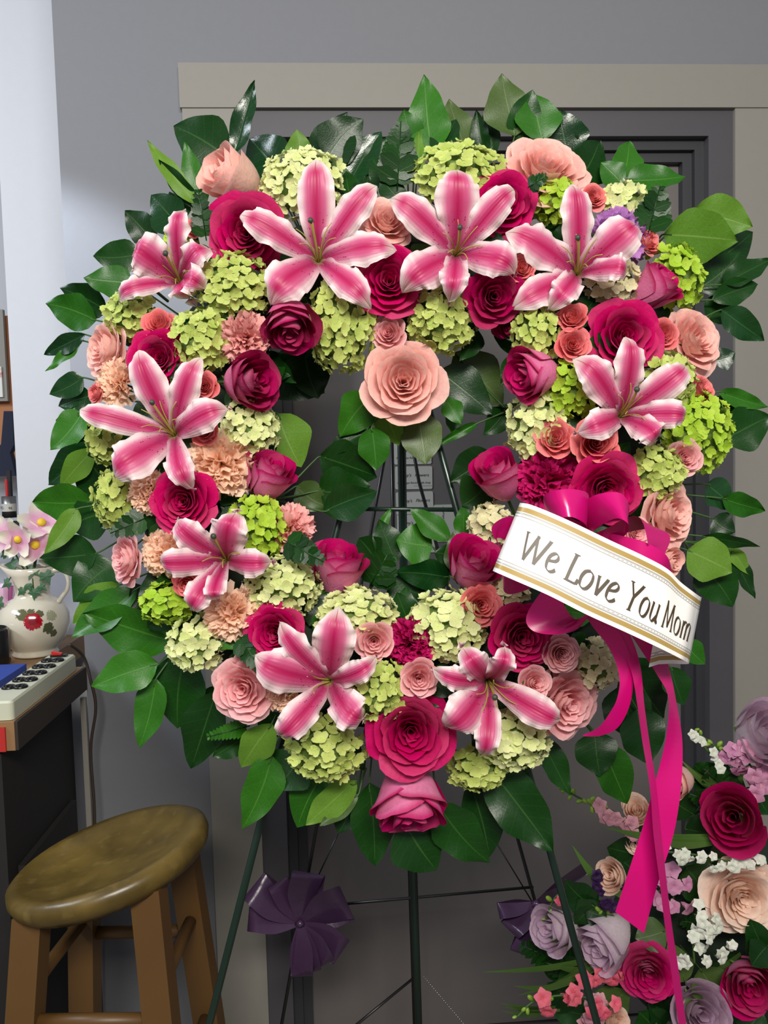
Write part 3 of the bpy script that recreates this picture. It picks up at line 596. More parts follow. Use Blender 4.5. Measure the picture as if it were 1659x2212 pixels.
# lilies: every petal is its own curved mesh
def lily(cx, cy, tips, label, fwd=.032, deep=.04, styl=(0, .3), seed=0, anth=False):
    rg = random.Random(seed + 5); df = fdepth(cx, cy, fwd)
    C = P(cx, cy, df + deep); e = empty('lily', C, label, 'flower', 'stargazer lilies of the wreath'); back = -fw
    e['group'] = 'pink and white lilies of the wreath'
    for k, t in enumerate(tips):
        tx, ty, wd = t[0], t[1], t[2]; dd = t[3] if len(t) > 3 else 0.0
        T = P(tx, ty, df + .012 + dd); L = (T - C).length
        bul = math.sqrt(max(.022 ** 2, (.125 ** 2 - L ** 2) * .24)); bul = min(bul, .055)
        M1 = C.lerp(T, .30) + back * (bul * .8 + .008); M2 = C.lerp(T, .86) + back * (bul * 1.5 + .012)
        hw = wd / 2 * df / F * 1.14; ph = rg.uniform(0, 6); am = rg.uniform(.002, .0036); tws = rg.uniform(-.35, .35)
        def cur(v):
            a, b_, c_, d_ = (1 - v) ** 3, 3 * v * (1 - v) ** 2, 3 * v * v * (1 - v), v ** 3
            return C * a + M1 * b_ + M2 * c_ + T * d_
        def fn(u, v):
            p = cur(v); tg = (cur(min(1, v + .02)) - cur(max(0, v - .02))).normalized(); N = back + (p - C).normalized() * -.25; N = (N - tg * N.dot(tg)).normalized(); S = tg.cross(N)
            ct, st_ = cos(tws * v), sin(tws * v); S, N = S * ct + N * st_, N * ct - S * st_; x = u * 2 - 1; prof = (.26 + .74 * sin(pi / 2 * min(1, v / .5)) ** 1.2) * (1 if v < .5 else max(.02, 1 - ((v - .5) / .5) ** 1.9) ** .9)
            w = hw * prof; rf = am * (sin(v * 21 + ph + (1.3 if x > 0 else 0)) + .8 * sin(v * 37 + ph * 2 + (2 if x > 0 else 0))) * abs(x) ** 3 * sin(pi * v)
            return p + S * (w * x * (1 + .02 * sin(v * 17 + ph + x))) + N * (-.30 * w * x * x * (1 if v > .3 else -1 + 2 * v / .3) + rf * 1.6 + .0016 * math.exp(-(x * 5) ** 2) * -1) 
        mb = MB().grid(12, 24, fn); part('petal', mb, MAT['lily'], e)
    ax = (-fw + RT * styl[0] + UP * styl[1]).normalized(); sx = ax.cross(UP).normalized(); sy = sx.cross(ax)
    for i in range(6):
        a = i * pi / 3 + .3; o = sx * cos(a) + sy * sin(a)
        pts = spline([tuple(C + o * .002), tuple(C + ax * .022 + o * .007), tuple(C + ax * .042 + o * .016), tuple(C + ax * .050 + o * .027)], 8)
        mb = MB().tube(pts, [.0011 - .00007 * q for q in range(9)], 6); part('filament', mb, MAT['fila'], e)
    o = sx * .3 + sy * .5
    pts = spline([tuple(C), tuple(C + ax * .025 + o * .004), tuple(C + ax * .05 + o * .012), tuple(C + ax * .062 + o * .02)], 8)
    mb = MB().tube(pts, [.0017] * 9, 8); pi_ = part('pistil', mb, MAT['fila'], e)
    mb = MB(); mb.ball(pts[-1], .0038, 10, 6); mb2 = mb.mesh('stigma', MAT['stig'], True, C); s_ = link('stigma', mb2, pi_, label='dark three-lobed stigma')
    mb = MB().tube([C, C + fw * .045], .0028, 8); part('stem', mb, MAT['stem'], e)
    return e
# leaves
def leaf_mesh(seed):
    rg = random.Random(seed); bend = rg.uniform(-.10, .34); fold = rg.uniform(.05, .32); wav = rg.uniform(.03, .09); ph = rg.uniform(0, 6); tw = rg.uniform(-.35, .35); side = rg.uniform(-.09, .09); pk = rg.uniform(.68, .86); ph2 = rg.uniform(0, 6)
    def fn(u, v):
        x = u * 2 - 1; w = .54 * abs(sin(pi * v ** pk)) ** .88 * (1 + .05 * sin(v * 13 + ph2 + (1 if x > 0 else 0))) if 0 < v < 1 else .0
        X = x * w; a = tw * v; z = fold * abs(X) * .9 + wav * sin(v * 13 + ph) * x * x
        xr, zr = X * cos(a) - z * sin(a), X * sin(a) + z * cos(a)
        return V((xr + side * sin(pi * v), v - .08 * bend * v * v, zr - bend * v * v))
    return MB().grid(6, 12, fn).mesh('leaf', MAT['D'])
LF = [leaf_mesh(i) for i in range(9)]
def leaf_M(b, t, wpx, d, seed, back=-fw, roll=None):
    rg = random.Random(seed); y = t - b; L = y.length; y.normalize(); z = (back - y * back.dot(y)).normalized(); r = rg.uniform(-.38, .38) if roll is None else roll
    x = y.cross(z); z2 = z * cos(r) + x * sin(r); x2 = y.cross(z2); w = wpx * d / F * 1.08 / max(.75, cos(r))
    return Matrix(((x2.x * w, y.x * L, z2.x * L * .5, b.x), (x2.y * w, y.y * L, z2.y * L * .5, b.y), (x2.z * w, y.z * L, z2.z * L * .5, b.z), (0, 0, 0, 1)))
def sprig(label, leaves, root=None, off=.0, d0=None, tipf=None, group='leafy sprigs of the wreath', name='leaf_sprig'):
    bx, by = leaves[0][0], leaves[0][1]; a, b_, o_ = ring(bx, by)
    if d0 is None: base_d = dw(bx, by) + off
    else: base_d = d0
    if root is None:
        k = RR if o_ > -.6 else RR - 60; rp = P(CX + a * k, CY - b_ * k, dw(CX + a * k, CY - b_ * k) - .0)
        if abs(o_) < .25: rp = P(bx + a * 4, by + 4, base_d + .03)
    else: rp = P(root[0], root[1], root[2] if len(root) > 2 else base_d)
    e = empty(name, rp, label, 'foliage', group); st = MB(); rg = random.Random(int(bx * 31 + by))
    for k, l in enumerate(leaves):
        x0, y0, x1, y1, w, c = l[:6]; fl = l[6] if len(l) > 6 else 0.0
        db = base_d + rg.uniform(-.008, .008) + fl; dt = db + rg.uniform(-.02, .012)
        B, T = P(x0, y0, db), P(x1, y1, dt); sd_ = int(x0 + y0 + x1)
        link('leaf', rg.choice(LF), e, MAT[c], Matrix.Translation(-rp) @ leaf_M(B, T, w, db, sd_))
        m = (rp + B) / 2 + fw * .01; q = B + (T - B) * .12
        st.tube([tuple(p) for p in spline([tuple(rp), tuple(m), tuple(B), tuple(q)], 8)], [.0018 - .00012 * i for i in range(9)], 6)
    part('stem', st, MAT['stem'], e); return e
def lfl():
    def fn(u, v):
        x = u * 2 - 1; w = .22 * sin(pi * (.08 + .9 * v)) ** .7; return V((x * w * (1 + .25 * (int(v * 5) % 2)), v, .12 * abs(x) * w + .1 * v * v))
    return MB().grid(2, 5, fn).mesh('leaflet', MAT['D'])
LFL = lfl()
def fern(label, x0, y0, x1, y1, w, d, mat='D', n=11, root=None, group='leatherleaf ferns of the wreath', tilt=0.0):
    B, T = P(x0, y0, d), P(x1, y1, d - .015); e = empty('fern_frond', B, label, 'foliage', group); ax = T - B; L = ax.length; ax.normalize()
    z = (-fw + RT * tilt); z = (z - ax * z.dot(ax)).normalized(); sdv = ax.cross(z); wm = w / 2 * d / F; rg = random.Random(int(x0 + y1))
    for i in range(n):
        v = .12 + .82 * i / (n - 1)
        for sg in (-1, 1):
            l = wm * (1 - v) ** .6 * 1.25 + .003; dr = (sdv * sg + ax * .55 + z * rg.uniform(-.25, .2)).normalized(); p = B + ax * (L * v)
            M = leaf_M(p, p + dr * l, 1, d, i, z, rg.uniform(-.3, .3)); M = M @ Matrix.Diagonal((l / (d / F * 1.08) * 1.25, 1, 1, 1)); link('leaflet', LFL, e, MAT[mat], Matrix.Translation(-B) @ M)
    pts = [B, B + ax * L * .5, T]
    if root: pts = [P(*root)] + pts
    part('stem', MB().tube(pts, .0009, 6), MAT['D'], e); return e
def ribbon(mb, pts, n=24, wn=3, curl=0.0):
    """pts: (px, py, depth, half-width px x, half-width px y, half-width depth)"""
    s = spline([tuple(p) for p in pts], n); rows = []
    for q in s:
        c = P(q[0], q[1], q[2]); e_ = P(q[0] + q[3], q[1] + q[4], q[2] + q[5]) - c; rows.append((c, e_))
    def fn(u, v):
        k = v * n; i = min(int(k), n - 1); t = k - i; c = rows[i][0].lerp(rows[i + 1][0], t); e_ = rows[i][1].lerp(rows[i + 1][1], t); return c + e_ * (2 * u - 1)
    return mb.grid(wn, n, fn)
# ================================================================ the wreath on its easel
def rpt(ang, d_off=0.0, r=RR): x, y = CX + r * cos(ang), CY - r * sin(ang); return P(x, y, dw(x, y) + d_off)
wf = empty('wreath_form', rpt(pi / 2), 'ring shaped floral foam form packed with dark leaves under the flowers', 'wreath')
mb = MB()
def tor(u, v):
    a = u * 2 * pi; x, y = CX + RR * cos(a), CY - RR * sin(a); c = P(x, y, dw(x, y)); ra = (c - rpt(a, 0, RR - 50)).normalized(); b = v * 2 * pi
    return c + ra * (.062 * cos(b)) + fw * (-.04 * sin(b))
mb.grid(72, 12, tor); part('foam_ring', mb, MAT['foam'], wf)
rg = random.Random(11); wo = wf.matrix_world.translation
for i in range(290):
    a = i * 2.39996; k = rg.uniform(-1, 1); r = RR + k * 135; x, y = CX + r * cos(a), CY - r * sin(a); d = dw(x, y) - .062 + .055 * abs(k)
    B = P(x, y, d); ln = rg.uniform(65, 95); aa = a + rg.uniform(-1.0, 1.0) + (pi if k < -.3 else 0)
    if abs(k) < .5: ln *= .8
    T = P(x + ln * cos(aa), y - ln * sin(aa), d - rg.uniform(-.02, .02))
    link('leaf', rg.choice(LF), wf, MAT[rg.choice('DDDDDM')], Matrix.Translation(-wo) @ leaf_M(B, T, rg.uniform(38, 58), d, i))
# easel
M_wire = plain('dark_green_easel_wire', (20, 40, 32), .28, var=.05, spec=.6)
M_wire2 = plain('black_easel_wire', (24, 24, 24), .35, var=.05, spec=.6)
def wire(root, name, pts, r, mat):
    q = [P(*p) for p in pts]
    if name == 'leg': v = (q[-1] - q[-2]).normalized(); q[-1] = q[-2] + v * ((q[-2].z - .002) / -v.z)      # down to the floor
    part(name, MB().tube(q, r, 10), mat, root)
ez = empty('wire_easel', P(859, 640, 1.19), 'dark green wire easel holding up the big wreath', 'easel')
wire(ez, 'leg', [(859, 637, 1.19), (739, 1100, 1.165), (580, 1710, 1.13), (440, 2260, 1.10)], .0052, M_wire)
wire(ez, 'leg', [(859, 637, 1.19), (986, 1100, 1.165), (1145, 1680, 1.13), (1306, 2270, 1.10)], .0052, M_wire)
wire(ez, 'leg', [(862, 640, 1.2), (872, 1230, 1.40), (893, 1870, 1.52), (906, 2260, 1.58)], .0072, M_wire)
wire(ez, 'crossbar', [(740, 1099, 1.166), (986, 1101, 1.166)], .0032, M_wire)
eb = empty('wire_easel', P(840, 950, 1.6), 'second thinner wire easel standing behind the big wreath', 'easel'); 
for nm, pts, r in (('leg', [(856, 850, 1.62), (812, 1090, 1.62), (683, 1790, 1.62), (600, 2260, 1.62)], .0035), ('leg', [(870, 850, 1.62), (905, 1040, 1.62), (1160, 1962, 1.62), (1240, 2260, 1.62)], .0035),
        ('leg', [(845, 850, 1.64), (850, 1190, 1.68), (884, 1860, 1.74), (897, 2260, 1.78)], .004), ('crossbar', [(640, 1962, 1.62), (1152, 1916, 1.62)], .0028), ('brace', [(740, 1780, 1.615), (672, 1925, 1.612)], .0014), ('brace', [(1060, 1800, 1.615), (1158, 1962, 1.62)], .0014), ('brace', [(905, 2103, 1.72), (750, 2230, 1.62)], .0028)):
    wire(eb, nm, pts, r, M_wire2)
ch = MB(); A, B = P(914, 2108, 1.70), P(1010, 2222, 1.64)
for i in range(26): c = A.lerp(B, i / 26); c2 = A.lerp(B, (i + .8) / 26); ch.tube([c, c2], .0013, 6)
part('chain', ch, plain('steel_chain', (190, 190, 180), .3, 1), eb)

# ---- lilies
LI = [
 (392, 612, [(402, 457, 46), (297, 548, 84, .01), (466, 546, 62, .0), (456, 636, 56), (262, 656, 42, .015), (425, 662, 60, .02)], 'leftmost upper lily, rounded petals, beside the grey wall at ten o\'clock', (0, .2)),
 (688, 565, [(518, 466, 62), (683, 345, 74), (815, 402, 62), (857, 540, 68), (802, 668, 62), (585, 660, 88)], 'large pink and white lily at upper left between the hot pink roses', (0, .5)),
 (984, 552, [(842, 430, 66), (985, 368, 86), (1112, 412, 62), (1112, 598, 72), (968, 660, 58), (868, 634, 80)], 'top centre lily below the lime hydrangea with one curled petal', (.1, .1)),
 (1246, 594, [(1092, 502, 80), (1234, 398, 64), (1372, 490, 84), (1345, 606, 54), (1178, 676, 58), (1104, 668, 66)], 'upper right lily below the blush rose, petals spread wide', (-.1, .4)),
 (378, 940, [(172, 885, 52), (300, 756, 66), (437, 772, 58), (500, 884, 66), (424, 1060, 54), (250, 1030, 88)], 'big open lily on the left side at nine o\'clock', (-.2, .5)),
 (490, 1210, [(386, 1120, 58), (518, 1100, 78), (597, 1212, 56), (350, 1214, 58), (478, 1296, 42, -.01), (418, 1318, 56)], 'lower left lily above the peach carnation', (0, .4)),
 (712, 1470, [(604, 1342, 56), (732, 1308, 84), (815, 1414, 48), (551, 1414, 88), (602, 1586, 64), (790, 1545, 74)], 'bottom left lily over the green hydrangeas with a long pistil to the left', (-.9, .1)),
 (1054, 1468, [(931, 1440, 48), (992, 1388, 62), (1085, 1385, 50), (1210, 1552, 64), (1037, 1628, 52), (958, 1566, 84)], 'bottom right lily beside the lowest open hot pink rose', (.1, -.3)),
 (1338, 900, [(1236, 776, 70), (1350, 728, 60), (1478, 790, 64), (1474, 906, 56), (1404, 962, 64), (1238, 938, 62)], 'right side lily directly below the large magenta rose', (.2, .3)),
]
for i, (cx, cy, tp, lb, sy) in enumerate(LI): lily(cx, cy, tp, lb, styl=sy, seed=i)
# ---- roses: px, py, diameter, kind, colour, label, tilt x, tilt y, forward
RO = [
 (507, 388, 108, 'closed', 'peach', 'pale peach rose leaning left at the top left of the wreath', -.9, .3, .0),
 (530, 503, 160, 'open', 'hot', 'large hot pink rose at upper left, partly under a lily petal', 0, -.2, .0),
 (838, 472, 112, 'full', 'peach', 'pale peach rose wedged between the two top lilies', .2, .3, 0),
 (842, 605, 142, 'open', 'hot', 'hot pink rose between the two top lilies, above the tiny dusty spray rose', 0, -.05, 0),
 (1092, 440, 136, 'open', 'hot', 'hot pink rose behind the right petal of the top centre lily', .1, -.1, 0),
 (1182, 350, 168, 'full', 'peach', 'large blush rose tilted up at the top right of the wreath', .12, .5, .01),
 (1068, 640, 118, 'tight', 'wine', 'dark wine pink rose between the top centre and upper right lilies', 0, -.2, 0),
 (1098, 700, 76, 'tight', 'wine', 'small shadowed wine pink rose just under the dark wine pink rose', 0, -.9, -.03),
 (1406, 628, 90, 'closed', 'two', 'two-tone pink rosebud pointing up right beside the upper right lily', 1.1, 1.0, 0),
 (1352, 726, 152, 'open', 'hot', 'large hot pink rose above the right side lily', 0, 0, 0),
 (1512, 732, 136, 'full', 'peach', 'big pale blush rose at two o\'clock on the right outer edge', .5, .2, 0),
 (1160, 806, 100, 'closed', 'two', 'two-tone pink rose lying sideways towards the wreath opening, right side', -1.8, -.5, 0),
 (872, 822, 168, 'open', 'peach', 'large pale peach rose hanging at the top of the wreath opening', 0, 0, .02),
 (628, 690, 112, 'bud', 'wine', 'two-tone rose facing down under the large upper left lily', .1, -1.5, 0),
 (532, 822, 116, 'bud', 'wine', 'wine pink rose facing right into the wreath opening, left side', 1.15, -.1, 0),
 (342, 772, 126, 'open', 'hot', 'hot pink rose above the big nine o\'clock lily', .05, 0, 0),
 (215, 752, 128, 'full', 'peach', 'large pale peach rose on the left outer edge above the peach carnation', -.9, .1, 0),
 (578, 1036, 96, 'closed', 'two', 'closed pink rosebud beside the large peach carnation on the opening edge', .9, 1.5, 0),
 (393, 1084, 134, 'open', 'hot', 'hot pink rose between the two left lilies', 0, 0, 0),
 (262, 1210, 104, 'full', 'blush', 'blush rose facing left on the lower left outer edge', -1.0, 0, 0),
 (726, 1236, 106, 'closed', 'two', 'two-tone pink rose standing upright at the lower left of the opening', .3, 2.1, -.015),
 (592, 1370, 126, 'open', 'hot', 'hot pink rose behind the bottom left lily', -.1, .05, 0),
 (522, 1490, 134, 'full', 'blush', 'blush pink garden rose at the bottom left edge', -.2, 0, 0),
 (888, 1584, 178, 'open', 'hot', 'largest hot pink rose at the bottom centre', 0, .1, .01),
 (884, 1712, 152, 'bud', 'two', 'two-tone pink rose facing down at the very bottom', .05, -1.3, 0),
 (1018, 1228, 104, 'closed', 'two', 'hot pink rosebud left of the white banner', .3, .9, 0),
 (1130, 1378, 136, 'open', 'hot', 'dark hot pink rose under the white banner', .1, 0, 0),
 (1232, 1524, 150, 'full', 'blush', 'large blush garden rose at the lower right edge', .4, -.15, 0),
 (1078, 1036, 98, 'closed', 'two', 'two-tone pink rose on the opening edge beside the magenta carnation', -.7, 1.2, 0),
 (1312, 1060, 146, 'open', 'hot', 'hot pink rose above the pink satin bow', 0, -.25, 0),
 (1460, 1112, 146, 'full', 'peach', 'large pale blush rose on the right outer edge beside the satin bow', .75, 0, .0),
 (1440, 1212, 58, 'bud', 'peach', 'small peach rose peeking out right of the satin bow', .6, -.2, 0),
]
for r in RO: rose(*r[:6], tx=r[6], ty=r[7], fwd=r[8])
SP = [
 (1283, 424, 54, 'small salmon spray rose right of the upward pointing lily petal', .1, .1), (1128, 580, 52, 'small salmon spray rose between the top centre and upper right lilies', 0, 0),
 (1236, 683, 58, 'upper of the two salmon spray roses left of the large right hot pink rose', -.3, .3), (1239, 744, 66, 'lower of the two salmon spray roses left of the large right hot pink rose', 0, 0),
 (1434, 722, 58, 'salmon spray rose squeezed between the right hot pink and blush roses', -.1, 0), (1520, 838, 60, 'salmon rosebud on the right outer edge below the blush rose', .6, .4),
 (838, 718, 70, 'dusty pink spray rose right above the hanging peach rose', -.2, 0), (342, 697, 62, 'salmon spray rose above the upper left hot pink rose', 0, .3),
 (440, 834, 56, 'salmon spray rose beside the wine pink rose on the left', 0, 0), (440, 930, 56, 'salmon spray rose above the large peach carnation', 0, 0),
 (203, 850, 40, 'tiny coral spray rose left of the upper peach carnation', -.7, 0), (403, 1262, 54, 'dusty spray rose half hidden below the lower left lily', 0, -.2),
 (808, 1386, 74, 'pink spray rose left of the bottom magenta carnation', 0, 0), (906, 1466, 72, 'pink spray rose just above the largest bottom rose', 0, 0),
 (1040, 1308, 78, 'salmon spray rose below the hot pink rosebud left of the banner', .1, .1), (1215, 1414, 72, 'pink spray rose right of the dark hot pink rose under the banner', .1, 0),
 (1156, 1476, 66, 'pink spray rose between the bottom right lily and the large blush rose', .3, .1), (1288, 957, 92, 'largest salmon spray rose, below the right side lily', -.05, .0),
 (1200, 945, 76, 'salmon spray rose left of the largest salmon one below the right side lily', -.1, .1), (1480, 988, 70, 'pink spray rose set in the lime hydrangeas on the right', .0, 0),
 (1376, 1152, 62, 'pink spray rose framed by the right loop of the satin bow', .1, 0), (420, 492, 40, 'coral spray rose tucked behind the top left lily', .1, .2),
 (1404, 522, 52, 'coral spray rose right of the lavender carnation', .6, .1), (308, 1000, 30, 'tiny coral spray rose under the lower petal of the nine o\'clock lily', 0, 0)]
for i, r in enumerate(SP): rose(r[0], r[1], r[2], 'tight' if i % 5 else 'open', 'salmon' if 'pink' not in r[3].split(',')[0][:12] else 'blush', r[3], tx=r[4], ty=r[5], name='spray_rose', fwd=.004, sl=.05)
for c in [(528, 728, 104, 'cdusty', 'dusty pink carnation above the wine pink rose on the left'), (246, 822, 92, 'cpeach', 'peach carnation below the pale peach rose on the left outer edge'),
 (478, 1000, 136, 'cpeach', 'largest peach carnation, beside the closed pink rosebud'), (318, 1062, 88, 'cpeach', 'peach carnation below the nine o\'clock lily'),
 (354, 1196, 98, 'cpeach', 'peach carnation left of the lower left lily'), (632, 1136, 96, 'cpink', 'fringed pink carnation on the opening edge at lower left', .5, .4, .02),
 (496, 1326, 112, 'cpeach', 'peach carnation directly below the lower left lily'), (890, 1388, 102, 'cmag', 'magenta carnation at the bottom between two spray roses'),
 (1178, 1040, 128, 'cmag', 'large magenta carnation left of the rose above the satin bow'), (1346, 500, 118, 'clav', 'lavender carnation behind the upper right lily', .2, .3, .02),
 (610, 1502, 74, 'cpeach', 'peach carnation below the bottom left lily'), (306, 604, 46, 'cpeach', 'small peach carnation peeking out behind the top left lily')]: carnation(*c)
for h in [(655, 402, 160, 140, 'hw', 'cream green hydrangea behind the large upper left lily', -.02, .15), (505, 622, 148, 130, 'hg', 'green hydrangea between the left and upper left lilies', 0, .1),
 (290, 685, 110, 96, 'hg', 'lime hydrangea on the left outer edge under the top left lily', -.4, .1), (436, 738, 112, 120, 'hg', 'light green hydrangea right of the left hot pink rose', 0, 0),
 (738, 706, 136, 176, 'hg', 'tall lime hydrangea at the inner top left of the opening', 0, -.3), (956, 692, 132, 128, 'hg', 'lime hydrangea at the inner top right below the top centre lily', 0, -.3),
 (992, 384, 178, 128, 'hg', 'lime hydrangea behind the top centre lily', 0, .3), (1194, 436, 92, 88, 'hb', 'small lime hydrangea under the large blush rose at top right', 0, 0),
 (1345, 450, 104, 92, 'hw', 'cream hydrangea at the top right outer edge', .3, .3), (1452, 604, 116, 130, 'hb', 'lime hydrangea behind the two-tone bud on the right', .3, .1),
 (1322, 612, 104, 88, 'ho', 'ivory hydrangea between the upper right lily and two-tone bud', 0, -.1), (1158, 722, 96, 116, 'hg', 'olive green hydrangea at the inner right below the upper right lily', -.1, -.3),
 (1232, 842, 104, 110, 'hb', 'lime hydrangea left of the right side lily', 0, 0), (1162, 922, 122, 134, 'hw', 'cream hydrangea on the right inner edge of the opening', -.3, 0),
 (1440, 832, 104, 120, 'hg', 'lime hydrangea behind the right side lily', .1, 0), (1500, 932, 146, 156, 'hb', 'large lime hydrangea on the right outer edge', .25, 0),
 (1412, 1022, 110, 106, 'hg', 'yellow green hydrangea above the large pale blush rose on the right', .1, 0), (540, 926, 114, 122, 'hw', 'cream hydrangea on the left inner edge of the opening', .3, 0),
 (228, 955, 70, 88, 'hg', 'small green hydrangea behind the nine o\'clock lily', -.4, 0), (252, 1078, 78, 110, 'hg', 'green hydrangea on the left outer edge beside the peach carnation', -.4, 0),
 (556, 1142, 118, 128, 'hb', 'bright lime hydrangea right of the lower left lily', .1, 0), (612, 1268, 142, 120, 'hw', 'cream green hydrangea below the bright lime one at lower left', .1, .1),
 (362, 1302, 104, 82, 'hb', 'small lime hydrangea at the lower left outer edge', -.3, -.1), (426, 1388, 112, 104, 'hw', 'pale green hydrangea at the lower left below the peach carnation', -.2, -.2),
 (772, 1332, 156, 112, 'hw', 'cream green hydrangea at the inner bottom left of the opening', 0, .3), (968, 1348, 150, 140, 'hw', 'cream green hydrangea at the inner bottom right of the opening', 0, .2),
 (818, 1490, 116, 128, 'hg', 'green hydrangea between the bottom left lily and largest rose', 0, 0), (706, 1610, 152, 128, 'hg', 'green hydrangea at the bottom left below the lily', -.1, -.3),
 (1112, 1592, 134, 116, 'hw', 'pale hydrangea under the bottom right lily', .1, -.2), (1030, 1654, 112, 90, 'hg', 'pale green hydrangea right of the lowest rose', 0, -.5),
 (1288, 1432, 92, 100, 'ho', 'ivory green hydrangea behind the pink ribbon tails', .3, 0), (1060, 1134, 90, 84, 'ho', 'ivory hydrangea left of the banner\'s upper corner', -.3, 0),
 (1100, 1276, 76, 58, 'ho', 'small ivory hydrangea just under the banner\'s left end', 0, -.1), (392, 516, 62, 66, 'hb', 'small lime hydrangea left of the upright petal of the top left lily', -.1, .2)]:
    hydrangea(*h)
